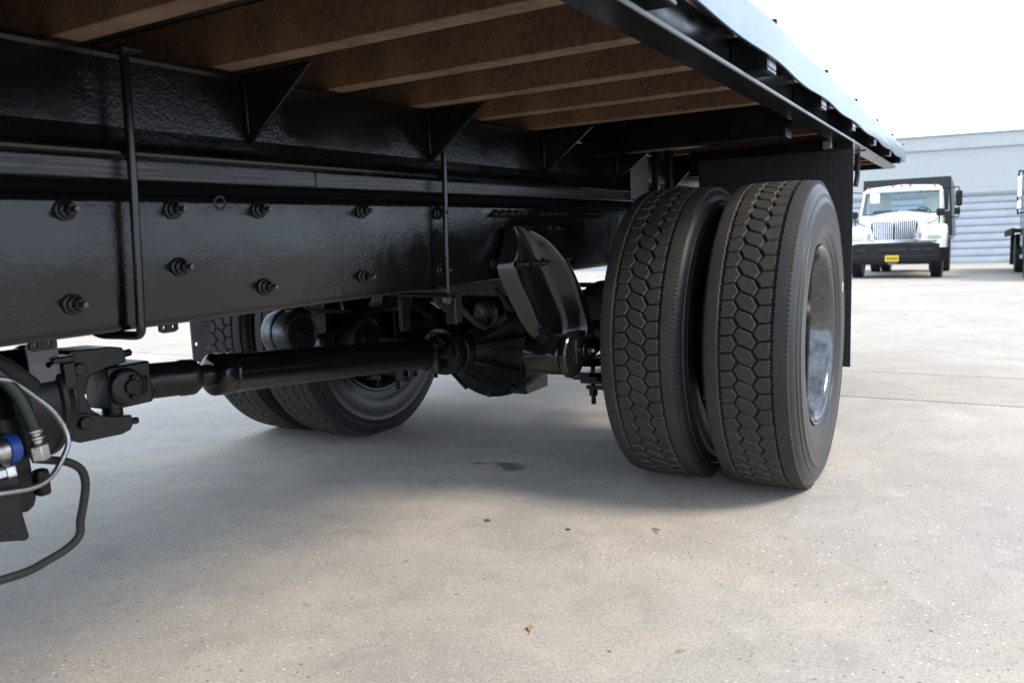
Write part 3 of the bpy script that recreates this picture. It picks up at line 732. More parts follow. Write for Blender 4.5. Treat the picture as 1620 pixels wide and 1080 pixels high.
# air lines and hoses about the axle
m = MB().tube([(.44, 2.45, .64), (.42, 2.6, .655), (.40, 2.8, .64), (.38, 3.1, .66), (.40, 3.4, .62)], .007)
m.tube([(.30, 2.3, .76), (.25, 2.45, .64), (.15, 2.6, .72), (.05, 2.8, .74), (-.2, 2.9, .70)], .008).tube([(.42, 2.46, .60), (.38, 2.7, .615), (.34, 3.0, .57), (.36, 3.3, .60)], .010)
m.tube([(-.35, 1.9, .72), (-.33, 2.05, .64), (-.40, 2.2, .62), (-.44, 2.36, .60)], .008).tube([(-.30, 1.2, .74), (-.25, 1.7, .70), (-.28, 2.3, .73)], .008)
m.tube([(.20, 2.0, .74), (.15, 2.2, .62), (.10, 2.38, .66), (.06, 2.5, .70)], .009).build('air_line', M_hose, T)
m = MB().cyl((.34, 2.15, .88), (.30, 2.72, .56), .035).cyl((.34, 2.15, .88), (.32, 2.42, .73), .042).build('shock_absorber', M_greasy, T)
m = MB().cyl((-.34, 2.15, .88), (-.30, 2.72, .56), .035).build('shock_absorber', M_greasy, T)
MB().cyl((-.30, 3.15, .61), (.62, 3.15, .61), .016, n=14).build('torsion_bar', M_greasy, T)
# small tank and valve block inside the far rail
m = MB().box(-.20, -.10, 2.5, 2.58, .66, .78).build('air_valve', M_greasy, T, bevel=.004)

m = MB().tube([(.22, 2.05, .72), (.24, 2.2, .60), (.20, 2.35, .56), (.12, 2.5, .62), (.02, 2.6, .70)], .011).build('air_line', M_hose, T)
m = MB().tube([(.34, 2.2, .70), (.30, 2.35, .62), (.22, 2.5, .66), (.16, 2.7, .74)], .008).build('air_line', M_hose, T)
chamber((.16, 2.40, .60), (0, 1, 0), .055, .12, M_cast)
m = MB().cyl((.30, 2.50, .40), (.30, 2.62, .56), .012).box(.285, .315, 2.46, 2.53, .36, .42).box(.22, .36, 2.58, 2.62, .54, .60).build('slack_adjuster', M_greasy, T, bevel=.004)
MB().tube([(.56, 3.5, .64), (.2, 3.5, .62), (-.4, 3.5, .63), (-1.2, 3.5, .66)], .012).build('cross_tube', M_greasy, T)
# mud flaps with moulded ribs
for s in (1, -1):
    m = MB(); xs = [.60]; 
    while xs[-1] < 1.238: xs.append(xs[-1]+.0045)
    fr = []; n = len(xs)
    V = []
    for i, x in enumerate(xs):
        y = 3.55-(.0012 if i % 2 else 0); b = .004*math.sin(x*9)
        V += [(s*x, y+b, 1.165), (s*x, y+b+.012*0, .267), (s*x, 3.558+b, 1.165), (s*x, 3.558+b, .267)]
    F = []
    for i in range(n-1):
        a, c = 4*i, 4*i+4; F += [(a, a+1, c+1, c), (a+2, c+2, c+3, a+3), (a, c, c+2, a+2), (a+1, a+3, c+3, c+1)]
    F += [(0, 2, 3, 1), (4*n-4, 4*n-3, 4*n-1, 4*n-2)]
    m.add(V, F).build('mud_flap', M_flap, T)
    MB().box(s*.55, s*1.236, 3.561, 3.60, 1.10, 1.206).build('flap_bracket', M_black, T, bevel=.004)
MB().tube([(1.15, 4.42, 1.20), (1.15, 4.42, 1.10), (1.145, 4.40, 1.05)], .012, sub=2).build('hanging_strap', M_hose, T)
# struts behind the wheels
for x in (.46, .52): MB().box(x, x+.03, 3.32, 3.35, .97, 1.205).build('rear_strut', M_black, T, bevel=.003)
MB().box(.4485, .455, 3.10, 3.30, 1.00, 1.18).build('rear_plate', M_strap, T, bevel=.003)
# steps / toolbox forward of view
MB().box(.52, 1.20, -1.6, -.35, .45, .95).build('tool_box', M_gloss, T, bevel=.02)
MB().box(-1.20, -.52, -1.6, -.1, .40, .95).build('tool_box', M_gloss, T, bevel=.02)

# ------------------------------------------------------------------ hydraulic fittings, cable and hose, lower left
m = MB().tube([(.30, .62, .676), (.30, .684, .672), (.295, .714, .655), (.29, .742, .629), (.29, .768, .600), (.29, .786, .563), (.295, .785, .535), (.30, .765, .508), (.31, .740, .490), (.32, .705, .484), (.33, .65, .492), (.33, .60, .50)], .0048, 12)
m.build('control_cable', M_cable, T)
m = MB().tube([(.27, .735, .520), (.28, .760, .512), (.28, .790, .500), (.28, .812, .480), (.28, .817, .452), (.28, .810, .420), (.28, .800, .388), (.28, .795, .362), (.285, .770, .348), (.29, .728, .340), (.30, .68, .338), (.30, .60, .345)], .0075, 14)
m.build('hydraulic_hose', M_hose, T)
def H(x, y, z): return (x, y, z)
m = MB(); ax = Vector((0, .10, -1)).normalized()
m.rev((.30, .728, .578), ax, [(0, .010), (0, .013), (.006, .013), (.007, .010), (.012, .010), (.013, .013), (.018, .013), (.019, .0095), (.026, .0095)], 18, 0, True)
m.rev((.30, .7305, .552), ax, [(0, .012), (.003, .0165), (.028, .0165), (.031, .012)], 6, 0, False); m.build('hose_fitting', M_zinc, T, bevel=.0015)
MB().tube([(.27, .60, .80), (.28, .66, .72), (.295, .705, .65), (.30, .722, .60), (.30, .728, .575)], .011, 14).build('hose_sleeve', M_green, T)
m = MB(); m.rev((.285, .58, .548), (0, 1, .02), [(0, .0), (0, .019), (.085, .019), (.092, .022), (.104, .022), (.104, .0)], 28); m.build('pump_fitting', M_worn, T)
m = MB(); m.rev((.285, .685, .550), (0, 1, .02), [(0, .0), (0, .0245), (.010, .0255), (.018, .0235), (.018, .0)], 24); m.build('fitting_cap', M_blue, T, bevel=.001)
m = MB(); m.prism([(.702, .60), (.728, .60), (.733, .45), (.728, .437), (.716, .430), (.700, .433), (.690, .445), (.690, .60)], 'X', .262, .272); m.build('pump_bracket', M_black, T, bevel=.003)
m = MB(); m.prism([(.56, .52), (.690, .505), (.688, .44), (.694, .400), (.688, .395), (.62, .415), (.56, .44)], 'X', .302, .312); m.build('pump_bracket', M_cast, T, bevel=.003)
m = MB().box(.20, .27, .56, .70, .44, .60).rev((.25, .50, .50), (0, 1, 0), [(0, .05), (.16, .05), (.17, .04)], 24).box(.262, .285, .732, .755, .452, .500); m.build('hydraulic_pump', M_black, T, bevel=.006)
m = MB().rev((.30, .60, .515), (0, 1, 0), [(0, .013), (.07, .013), (.07, .017), (.085, .017), (.085, 0)], 6, 0, False).build('hose_fitting', M_zinc, T, bevel=.0015)
MB().rev((.12, .30, .63), (0, 1, -.12), [(0, .062), (.36, .060), (.40, .055), (.41, .03)], 32).build('transmission_housing', M_chamber2 if 'M_chamber2' in globals() else M_greasy, T)
MB().tube([(.18, .45, .78), (.17, .62, .74), (.14, .76, .68), (.10, .84, .62)], .016).tube([(.2, .5, .70), (.22, .66, .69), (.24, .74, .64), (.22, .76, .58)], .010).build('air_line', M_hose, T)

# ------------------------------------------------------------------ warehouse behind
def wallpaint(name, c0, c1, sc=3):
    m = mat(name, c0, .75, spec=.3); t = NT(m); c = t.co(); a = t.noise(c, sc, 5, .6); b = t.noise(t.co((.6, .6, 6)), 2, 5, .6)
    t.set('Base Color', t.mix(t.ramp(b, [(.4, 0), (.75, .5)]), t.ramp(a, [(.3, c0), (.7, c1)]), tuple(v*.8 for v in c0))); return m
M_wall = wallpaint('pale_blue_grey_wall_paint', (.47, .505, .51), (.51, .54, .545))
M_trim = wallpaint('grey_metal_trim', (.28, .31, .33), (.33, .36, .38))
M_sid = wallpaint('blue_grey_siding', (.40, .44, .50), (.50, .54, .59), 1.2)
ang = math.radians(11); WB = empty('warehouse', (1.6, 34.45, 0), 'long pale grey warehouse with painted block wall above ribbed metal siding', 'building')
WB.rotation_euler = (0, 0, ang); BZ = -.86
wx0, wx1 = -16, 18; ZM = 1.67; ZT = 3.92
# block courses of the upper wall (single blocks where they can be made out)
ch = .205; z = ZM+.08; row = 0
cm = MB().box(wx0, wx1, .06, .30, BZ-.1, ZT-.02).build('wall', M_wall, WB)
bme_ = MB().box(0, .4045, 0, .058, 0, ch-.002).mesh('block', M_wall)
zt_ = ZM+.08+8*ch
for row in range(8):
    x = -5-(row % 2)*.203
    for k in range(26):
        o = bpy.data.objects.new('block', bme_); link(o, WB); o.location = (x+k*.4065, -random.uniform(0, .001), z)
    z += ch
MB().box(wx0, -5.21, .0, .0585, ZM+.08, z).box(x+26*.4065+.21, wx1, .0, .0585, ZM+.08, z).build('block_wall_end', M_wall, WB)
MB().box(wx0, wx1, -.03, .0585, z, ZT-.06).build('parapet', M_wall, WB)
MB().box(wx0, wx1, -.05, .32, z-.03, z+.015).build('parapet_band', M_trim, WB)
MB().box(wx0-.1, wx1+.1, -.06, .36, ZT-.06, ZT).build('coping', M_trim, WB)
MB().box(wx0, wx1, -.06, .0585, ZM-.01, ZM+.07).build('siding_head_trim', M_trim, WB)
# ribbed siding courses
nr = 9; hh = (ZM-.01-BZ)/nr
for k in range(nr):
    za = BZ+k*hh
    for (xa, xb) in ((wx0, -4.9), (-4.88, 6.3), (6.32, wx1)):
        P = [(.055, za+.004), (-.01, za+.012), (-.030, za+.05), (-.034, za+hh*.45), (-.020, za+hh*.75), (.015, za+hh-.035), (.02, za+hh-.004), (.055, za+hh-.004)]
        MB().prism(P, 'X', xa, xb).build('siding_strip', M_sid, WB)
MB().box(wx0, wx1, .31, 22, ZT-.5, ZT-.4).build('roof', M_trim, WB)
for x in (wx0, wx1-.25): MB().box(x, x+.25, .31, 22, BZ-.3, ZT-.1).build('side_wall', M_wall, WB)
m = MB().box(2.55, 2.95, -.16, -.035, ZT-.95, ZT-.90).build('wall_lamp', M_trim, WB)

# ------------------------------------------------------------------ white truck behind
M_white = mat('white_truck_paint', (.80, .80, .79), .25, coat=.6); M_chrome = metal('chrome', (.70, .71, .73), (.85, .86, .87), .12, 20)
M_dark = mat('black_plastic', (.012, .012, .013), .6, spec=.3); M_tk = mat('dark_underbody', (.012, .012, .012), .6)
M_glass = mat('tinted_glass', (.03, .045, .055), .04, spec=.8)
def glass_mat():
    m = bpy.data.materials.new('cab_glass'); m.use_nodes = True; n = m.node_tree; b = n.nodes['Principled BSDF']; out = n.nodes['Material Output']
    tr = n.nodes.new('ShaderNodeBsdfTransparent'); tr.inputs[0].default_value = (.70, .80, .82, 1)
    gl = n.nodes.new('ShaderNodeBsdfGlossy'); gl.inputs['Roughness'].default_value = .03; mxs = n.nodes.new('ShaderNodeMixShader'); lw = n.nodes.new('ShaderNodeLayerWeight'); lw.inputs[0].default_value = .5
    pw = n.nodes.new('ShaderNodeMath'); pw.operation = 'POWER'; pw.inputs[1].default_value = 4; ad = n.nodes.new('ShaderNodeMath'); ad.operation = 'ADD'; ad.inputs[1].default_value = .05
    n.links.new(lw.outputs['Facing'], pw.inputs[0]); n.links.new(pw.outputs[0], ad.inputs[0])
    n.links.new(ad.outputs[0], mxs.inputs[0]); n.links.new(tr.outputs[0], mxs.inputs[1]); n.links.new(gl.outputs[0], mxs.inputs[2]); n.links.new(mxs.outputs[0], out.inputs[0]); return m
M_cab_glass = glass_mat()
M_seat = mat('grey_cab_trim', (.10, .11, .12), .8); M_paper = mat('white_paper', (.82, .84, .86), .7); M_amber = mat('amber_lens', (.70, .26, .16), .3)
M_yellow = mat('yellow_plate', (.80, .62, .03), .5); M_ink = mat('plate_ink', (.12, .09, .03), .6); M_lens = mat('headlight_lens', (.62, .62, .58), .12, .3)
M_red = mat('red_emblem', (.5, .03, .04), .4); M_bodyblk = mat('black_body_paint', (.014, .015, .016), .35)
def simple_wheel(P, x, y, r, wd, z=None, rimc=M_white):
    W = bpy.data.objects.new('wheel', None); link(W, P); W.location = (x, y, r if z is None else z); W.empty_display_size = .1
    m = MB(); h = wd/2
    m.rev((0, 0, 0), (1, 0, 0), [(-h*.8, r*.56), (-h, r*.7), (-h, r*.88), (-h*.85, r*.97), (-h*.3, r), (h*.3, r), (h*.85, r*.97), (h, r*.88), (h, r*.7), (h*.8, r*.56)], 40)
    for i in range(60):
        a = 2*PI*i/60
        for xx in (-.6, 0, .6):
            aa = a+(.05 if xx == 0 else 0); c, s = math.cos(aa), math.sin(aa); t = Vector((0, -s, c))*.018
            p = Vector((h*xx, r*.995*c, r*.995*s)); q = Vector((0, c, s))*.012; dx = Vector((h*.22, 0, 0))
            m.add([p-dx-t, p+dx-t, p+dx+t, p-dx+t, p-dx-t+q, p+dx-t+q, p+dx+t+q, p-dx+t+q], [(4, 5, 6, 7), (0, 1, 5, 4), (1, 2, 6, 5), (2, 3, 7, 6), (3, 0, 4, 7)])
    m.build('tyre', M_side, W)
    s = 1 if x > 0 else -1
    m = MB(); m.rev((0, 0, 0), (s, 0, 0), [(h*.85, r*.57), (h*.5, r*.52), (h*.1, r*.45), (h*.35, r*.25), (h*.9, r*.2), (h*.95, 0)], 32, 0, True, False); m.build('rim', rimc, W)
    return W
WT = empty('parked_truck', (.075, 19.95, 0), 'white conventional cab dump truck parked facing the camera, chrome grille, yellow front plate', 'truck', None)
WT.rotation_euler = (0, 0, 0)
gzf = gz(20.8)
WT.scale = (.9, 1, 1); WT.location = (.075, 19.9, gzf); WT.rotation_euler = (-math.atan(SL), 0, 0)
# hood: lofted sections front to back
def sec(y, hw, zb, zt, ht, crownz, n=9, fend=0):
    # closed section: bottom flat, sides, arched top
    pts = [(-hw, zb), (-hw, zt)]
    for k in range(1, n): t = k/n; x = -hw+2*hw*t; pts.append((x, zt+(crownz-zt)*math.sin(PI*t)**.6))
    pts += [(hw, zt), (hw, zb)]; return [(x, y, z) for x, z in pts]
m = MB(); m.rings([sec(0.02, .62, .88, 1.17, 0, 1.33), sec(.10, .66, .88, 1.22, 0, 1.39), sec(.5, .74, .88, 1.30, 0, 1.47), sec(1.05, .82, .88, 1.37, 0, 1.54), sec(1.45, .90, .88, 1.41, 0, 1.58)], 0, True)
m.build('hood', M_white, WT)
for s in (1, -1):   # fenders
    prof = [(.02, .86), (.02, 1.04), (.10, 1.14), (.30, 1.22), (.62, 1.25), (.95, 1.21), (1.25, 1.10), (1.45, .92), (1.45, .70), (1.38, .70), (1.30, .84), (1.12, .98), (.92, 1.03), (.70, .98), (.52, .84), (.42, .70), (.02, .70)]
    m = MB(); ins = [(.55, .96), (.85, 1.0), (1.02, .985), (1.12, .95), (1.15, .90)]
    n = len(prof); R = []
    for x, k in ins:
        R.append([(s*x, y+(0.0 if x < 1 else (x-1)*.5 if y < .3 else 0), .70+(z-.70)*k) for y, z in prof])
    m.rings(R, 0, True); m.build('fender', M_white, WT)
    m = MB(); m.prism([(s*.74, .90), (s*1.02, .905), (s*1.06, .95), (s*.98, .985), (s*.82, .99), (s*.74, .96)], 'Y', -.005, .06); m.build('headlight', M_lens, WT, bevel=.01)
# cab
def cabsec(y, hw, z0, z1, rt):
    return [(-hw, y, z0), (-hw, y, z1-rt*1.6), (-hw+rt*.35, y, z1-rt*.6), (-hw+rt*1.3, y, z1-.02), (0, y, z1+.03), (hw-rt*1.3, y, z1-.02), (hw-rt*.35, y, z1-rt*.6), (hw, y, z1-rt*1.6), (hw, y, z0)]
# cab built as frame panels with openings: lower body, pillars, roof, back wall
m = MB(); m.box(-1.0, 1.0, 1.42, 3.0, .65, 1.50).build('cab_body', M_white, WT, bevel=.05, seg=3)
m = MB(); m.rings([cabsec(1.86, .93, 2.06, 2.17, .10), cabsec(1.95, .95, 2.04, 2.21, .10), cabsec(2.4, .97, 2.03, 2.24, .10), cabsec(3.0, .96, 2.03, 2.21, .10)], 0, True); m.build('cab_roof', M_white, WT)
m = MB()
for s in (1, -1):
    for (ya, yb, wd) in ((1.47, 1.90, .055), (2.9, 2.93, .08)):
        m.add([(s*1.0, ya, 1.49), (s*(1.0-wd), ya, 1.49), (s*(1.0-wd), ya+.08, 1.49), (s*1.0, ya+.08, 1.49), (s*.955, yb, 2.12), (s*(.955-wd), yb, 2.12), (s*(.955-wd), yb+.08, 2.12), (s*.955, yb+.08, 2.12)],
              [(0, 1, 5, 4), (1, 2, 6, 5), (2, 3, 7, 6), (3, 0, 4, 7), (0, 3, 2, 1), (4, 5, 6, 7)])
m.box(-.95, -.36, 2.93, 2.98, 1.49, 2.1).box(.50, .95, 2.93, 2.98, 1.49, 2.1).box(-.36, .50, 2.93, 2.98, 1.49, 1.62).box(-.36, .50, 2.93, 2.98, 2.02, 2.1)
m.build('cab_pillars', M_white, WT, bevel=.008)
def pane(name, P, mt, par): return MB().add(P, [tuple(range(len(P)))]).build(name, mt, par)
m = MB(); R = []
for t in (0, .5, 1):
    y = 1.50+.40*t; z = 1.55+.53*t; hw = .945-.035*t
    R.append([(-hw+2*hw*k/8, y-.07*math.sin(PI*k/8), z) for k in range(9)])
V = [p for r in R for p in r]; F = [(a*9+k, a*9+k+1, (a+1)*9+k+1, (a+1)*9+k) for a in (0, 1) for k in range(8)]
MB().add(V, F, 0, True).build('windshield', M_cab_glass, WT)
for s in (1, -1): pane('side_window', [(s*.985, 1.62, 1.5), (s*.985, 2.9, 1.5), (s*.94, 2.9, 2.1), (s*.94, 2.0, 2.1)], M_cab_glass, WT)
pane('rear_window', [(-.36, 2.955, 1.62), (.50, 2.955, 1.62), (.50, 2.955, 2.02), (-.36, 2.955, 2.02)], M_cab_glass, WT)
m = MB(); m.box(-.93, .93, 1.56, 1.80, 1.42, 1.54).build('dashboard', M_seat, WT, bevel=.02)
for x in (-.55, .35): MB().box(x-.25, x+.25, 2.60, 2.72, 1.3, 1.66).build('seat', M_seat, WT, bevel=.04)
m = MB(); c = Vector((.52, 1.95, 1.50)); m.tube([c+Vector((.20*math.cos(a), -.08*math.sin(a), .17*math.sin(a))) for a in [2*PI*k/16 for k in range(17)]], .014, sub=1).build('steering_wheel', M_dark, WT)
MB().box(-.76, -.52, 1.64, 1.645, 1.80, 2.04).build('window_sheet', M_paper, WT)
for s, x in ((1, -.35), (1, .35)): MB().tube([(x-.3, 1.44, 1.545), (x+.02, 1.41, 1.56), (x+.3, 1.45, 1.60)], .010, sub=2).build('wiper', M_dark, WT)
for x in (-.82, -.22, 0, .20, .80): MB().box(x-.045, x+.045, 1.82, 1.90, 2.165 if abs(x) > .5 else 2.19, 2.195 if abs(x) > .5 else 2.222).build('marker_light', M_amber, WT, bevel=.012)
# grille
G = bpy.data.objects.new('grille', MB().prism([(-.52, 1.20), (-.47, 1.235), (-.10, 1.225), (0, 1.16), (.10, 1.225), (.47, 1.235), (.52, 1.20), (.53, 1.10), (.45, .86), (.40, .82), (-.40, .82), (-.45, .86), (-.53, 1.10)], 'Y', .0, .03).mesh('grille', M_dark)); link(G, WT); G.location = (0, 0, .07)
def frame_poly(o_, i_, y0, y1):
    m = MB(); n = len(o_); V = [(x, y0, z) for x, z in o_]+[(x, y0, z) for x, z in i_]+[(x, y1, z) for x, z in o_]+[(x, y1, z) for x, z in i_]; F = []
    for k in range(n):
        j = (k+1) % n; F += [(k, j, n+j, n+k), (2*n+k, 3*n+k, 3*n+j, 2*n+j), (k, 2*n+k, 2*n+j, j), (n+k, n+j, 3*n+j, 3*n+k)]
    return m.add(V, F)
O_ = [(-.56, 1.22), (-.50, 1.285), (-.10, 1.28), (0, 1.245), (.10, 1.28), (.50, 1.285), (.56, 1.22), (.57, 1.10), (.49, .83), (.42, .79), (-.42, .79), (-.49, .83), (-.57, 1.10)]
I_ = [(-.52, 1.20), (-.47, 1.235), (-.10, 1.225), (0, 1.15), (.10, 1.225), (.47, 1.235), (.52, 1.20), (.53, 1.10), (.45, .86), (.40, .82), (-.40, .82), (-.45, .86), (-.53, 1.10)]
frame_poly(O_, I_, -.04, .03).build('grille_surround', M_chrome, G, bevel=.004)
for s in (1, -1):
    for k in range(11):
        x = .035+.0425*k; zt = 1.16+min(.07, x*.7); zb_ = .82 if x < .38 else .82+(x-.38)*1.2; lean = .04*x
        MB().add([(s*(x-.011), -.03, zb_), (s*(x+.011), -.03, zb_), (s*(x+.011+lean), -.03, zt), (s*(x-.011+lean), -.03, zt), (s*(x-.011), -.001, zb_), (s*(x+.011), -.001, zb_), (s*(x+.011+lean), -.001, zt), (s*(x-.011+lean), -.001, zt)],
                 [(0, 1, 2, 3), (4, 7, 6, 5), (0, 4, 5, 1), (1, 5, 6, 2), (2, 6, 7, 3), (3, 7, 4, 0)]).build('grille_bar', M_chrome, G)
MB().prism([(-.035, 1.19), (0, 1.235), (.035, 1.19), (0, 1.14)], 'Y', -.06, -.042).build('emblem', M_red, G, bevel=.004)
MB().prism([(-.012, 1.19), (0, 1.205), (.012, 1.19), (.004, 1.165), (-.004, 1.165)], 'Y', -.064, -.0605).build('emblem', M_chrome, G)
# bumper
out = [(-1.15, .25), (-1.02, .03), (-.7, -.06), (0, -.09), (.7, -.06), (1.02, .03), (1.15, .25)]
m = MB(); R = []
for x, y in out: R.append([(x, y, .40), (x, y-.015, .50), (x, y, .60), (x, y, .78), (x, y+.04, .82), (x, y+.14, .82), (x, y+.14, .40)])
m.rings(R, 0, False); B = m.build('bumper', M_dark, WT, bevel=.012)
MB().box(-.95, .95, .0, .05, .825, .862).build('bumper_trim', M_chrome, WT)
MB().box(-.36, .32, -.112, -.095, .63, .72).build('bumper_opening', M_tk, WT); 
for x in (-.75, .50, .78): MB().box(x-.12, x+.12, -.085 if abs(x) < .7 else -.07, -.05, .63, .71).build('bumper_opening', M_tk, WT)
PL = MB().box(-.18, .13, -.13, -.122, .405, .545).build('number_plate', M_yellow, WT, bevel=.003)
for k in range(6): MB().box(-.145+.045*k, -.145+.045*k+.027, -.134, -.1315, .44, .51).build('plate_character', M_ink, PL)
MB().box(-.12, .10, -.125, -.11, .355, .37).build('tow_bar', M_worn, WT)
MB().box(-.85, .85, .1, 1.2, .34, .60).build('front_axle', M_tk, WT, bevel=.02)
for x in (-.93, .93): simple_wheel(WT, x, .92, .48, .27)
for x in (-.98, -.67, .67, .98): simple_wheel(WT, x, 5.3, .48, .26)
for x in (-.42, .42): MB().box(x-.04, x+.04, .3, 7.0, .62, .86).build('chassis_rail', M_tk, WT)
MB().box(-.9, .9, 5.2, 5.4, .42, .54).build('rear_axle', M_tk, WT)
MB().box(.75, 1.08, 1.8, 2.6, .38, .70).build('fuel_tank', M_tk, WT, bevel=.05); MB().box(-1.08, -.75, 1.8, 2.6, .38, .70).build('fuel_tank', M_tk, WT, bevel=.05)
# dump body
MB().box(-1.13, -.42, 3.2, 3.26, 1.62, 2.47).box(.56, 1.08, 3.2, 3.26, 1.62, 2.47).box(-.419, .559, 3.2, 3.26, 2.06, 2.47).build('body_headboard', M_bodyblk, WT, bevel=.01)
for s in (1, -1): MB().prism([(s*1.12, 2.47), (s*1.06, 2.47), (s*1.14, .98), (s*1.2, .98)], 'Y', 3.27, 7.2).build('body_side', M_bodyblk, WT)
MB().box(-1.14, 1.14, 3.2, 3.26, .98, 1.60).box(-1.13, 1.13, 3.27, 7.2, .90, .975).build('body_floor', M_bodyblk, WT)
# mirrors
for s in (1, -1):
    MR = MB().tube([(s*1.0, 1.9, 2.08), (s*1.30, 1.86, 2.10), (s*1.36, 1.86, 2.04), (s*1.36, 1.86, 1.45), (s*1.30, 1.87, 1.40), (s*1.0, 1.9, 1.42)], .013, sub=3).build('mirror_bracket', M_dark, WT)
    MB().box(s*1.28, s*1.44, 1.80, 1.90, 1.66, 2.02).build('mirror', M_dark, MR, bevel=.035, seg=3)
    MB().box(s*1.26, s*1.40, 1.79, 1.89, 1.46, 1.62).build('mirror', M_dark, MR, bevel=.03, seg=3)
    HM = MB().tube([(s*.95, .50, 1.18), (s*.97, .50, 1.28), (s*.98, .48, 1.40)], .014, sub=2).tube([(s*.68, .35, 1.22), (s*.85, .42, 1.28), (s*.97, .49, 1.38)], .009, sub=2).build('hood_mirror_stalk', M_dark, WT)
    MB().box(s*.90, s*1.09, .42, .55, 1.40, 1.57).build('hood_mirror', M_dark, HM, bevel=.045, seg=3)

# ------------------------------------------------------------------ dark flatbed at right
DT = empty('parked_truck', (3.66, 18.2, gz(19.2)), 'dark blue-black flatbed truck at the right edge, empty bed showing behind its cab', 'truck')
DT.rotation_euler = (-math.atan(SL), 0, 0)
M_dblue = mat('dark_blue_paint', (.012, .016, .05), .25, coat=.5)
def DB(name, b, mt, bv=.02, par=None): return MB().box(*b).build(name, mt, par or DT, bevel=bv)
m = MB(); m.prism([(.0, .75), (.0, 1.15), (.15, 1.30), (1.35, 1.48), (1.35, .75)], 'X', -.75, .75).build('hood', M_dblue, DT, bevel=.05, seg=3)
for s in (1, -1):
    prof = [(.05, .75), (.05, 1.0), (.3, 1.15), (.75, 1.20), (1.2, 1.15), (1.45, .95), (1.45, .6), (1.35, .6), (1.25, .8), (1.0, .98), (.75, 1.0), (.5, .92), (.35, .75)]
    MB().prism(prof, 'X', s*.75, s*1.15).build('fender', mat('dark_green_fender', (.02, .028, .024), .3), DT, bevel=.04, seg=3)
    simple_wheel(DT, s*1.0, .80, .48, .27, rimc=M_tk); simple_wheel(DT, s*1.02, 5.2, .48, .26, rimc=M_tk); simple_wheel(DT, s*.70, 5.2, .48, .26, rimc=M_tk)
    MR = MB().tube([(s*1.0, 1.7, 2.22), (s*1.20, 1.66, 2.24), (s*1.25, 1.66, 2.18), (s*1.25, 1.66, 1.42), (s*1.20, 1.67, 1.38), (s*1.0, 1.7, 1.40)], .016, sub=3).build('mirror_bracket', M_dark, DT)
    MB().box(s*1.17, s*1.27, 1.64, 1.70, 1.70, 2.14).build('mirror', M_chrome, MR, bevel=.02); MB().box(s*1.17, s*1.27, 1.64, 1.70, 1.45, 1.64).build('mirror', M_chrome, MR, bevel=.02)
    MB().tube([(s*1.06, 1.6, 1.6), (s*1.09, 1.58, 1.7), (s*1.06, 1.9, 2.0)], .015, sub=2).build('window_trim', M_chrome, DT)
DB('cab', (-1.13, 1.13, 1.36, 3.0, .65, 2.3), M_dblue, .06)
MB().prism([(-.85, 1.55), (.85, 1.55), (.80, 2.15), (-.80, 2.15)], 'Y', 1.33, 1.358).build('windshield', M_glass, DT)
DB('bumper', (-1.12, 1.12, -.12, .05, .38, .72), M_dark, .03)
MB().prism([(-.5, .8), (.5, .8), (.5, 1.15), (-.5, 1.15)], 'Y', -.03, -.001).build('grille', M_chrome, DT)
DB('headlight', (-1.05, -.8, .0, .05, .85, 1.0), M_lens); DB('headlight', (.8, 1.05, .0, .05, .85, 1.0), M_lens)
DB('bed_headboard', (-1.13, 1.13, 3.2, 3.26, 1.1, 2.35), M_dblue, .01)
for k in range(12): DB('bed_board', (-1.22+k*.2035, -1.22+k*.2035+.198, 3.28, 8.6, 1.03, 1.075), M_deck, .004)
DB('bed_side_rail', (-1.29, -1.225, 3.2, 8.6, .93, 1.09), M_dark, .006); DB('bed_side_rail', (1.225, 1.29, 3.2, 8.6, .93, 1.09), M_dark, .006)
for x in (-.42, .42): DB('chassis_rail', (x-.04, x+.04, .3, 8.4, .62, .90), M_tk)
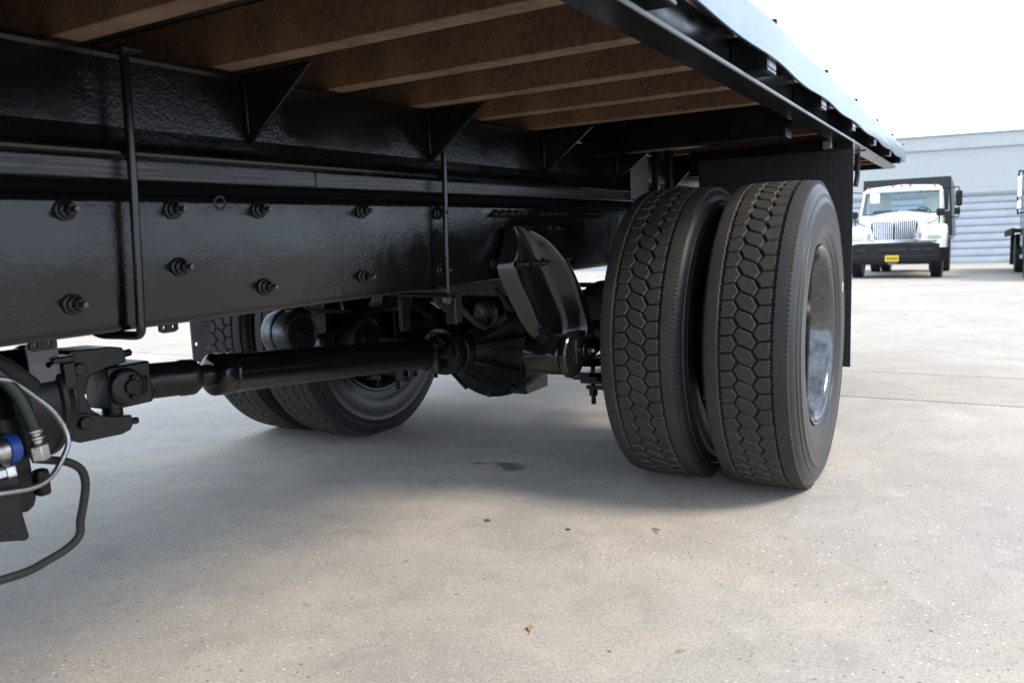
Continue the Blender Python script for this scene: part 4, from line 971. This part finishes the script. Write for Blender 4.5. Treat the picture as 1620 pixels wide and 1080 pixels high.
DB('mud_flap', (-1.22, -.58, 5.9, 5.92, .2, .95), M_tk, .002); DB('mud_flap', (.58, 1.22, 5.9, 5.92, .2, .95), M_tk, .002)
DB('step', (-1.15, -.9, 1.7, 2.4, .42, .50), M_zinc, .01); DB('fuel_tank', (-1.10, -.72, 1.75, 2.8, .40, .78), M_tk, .08)
MB().cyl((-.9, 3.1, 1.0), (-.9, 3.1, 2.75), .05).build('exhaust_stack', M_dark, DT)

# ------------------------------------------------------------------ litter on the concrete
M_leaf = mat('dry_leaf', (.30, .20, .10), .8)
def leaf(x, y, s, label, a):
    m = MB(); P = [(0, 0, .001), (.012, .006, .004), (.024, .009, .0075), (.038, .004, .004), (.046, -.001, .002), (.036, -.008, .006), (.022, -.010, .003), (.010, -.006, .002)]
    m.add([(p[0]*s, p[1]*s, p[2]) for p in P], [(0, 1, 7), (1, 2, 6, 7), (2, 3, 5, 6), (3, 4, 5)])
    m.tube([(0, 0, .002), (-.012*s, -.004*s, .003), (-.022*s, .002*s, .0015)], .0007, 5, sub=2)
    o = m.build('fallen_leaf', M_leaf); o.location = (x, y, 0.001); o.rotation_euler = (0, 0, a); tag(o, label, 'leaf')
leaf(.853, 1.433, .62, 'dry tan leaf with a curled stem lying on bare concrete at bottom centre', 2.0)
leaf(.36, 1.62, .25, 'tiny brown leaf scrap on the concrete left of the bigger dry leaf', .6)
leaf(1.18, 1.50, .30, 'small brown leaf scrap on the concrete near the lower right', 3.9)
def pebble(x, y, r, label, c):
    m = MB(); R = []
    for k, (t, q) in enumerate(((0, .6), (.35, 1), (.75, .8), (1, .3))):
        R.append([(x+r*q*math.cos(2*PI*i/9)*(1+.2*math.sin(i*2.1)), y+r*q*.7*math.sin(2*PI*i/9), r*.6*t) for i in range(9)])
    tag(m.rings(R, 0, True).build('pebble', mat('pebble_stone', c, .8)), label, 'pebble')
pebble(.66, 2.02, .008, 'small dark green pebble on the pale concrete in front of the inner dual tyre', (.04, .05, .03))
pebble(.40, 1.985, .011, 'flat dark grey chip on the concrete left of the dark green pebble', (.08, .08, .08))
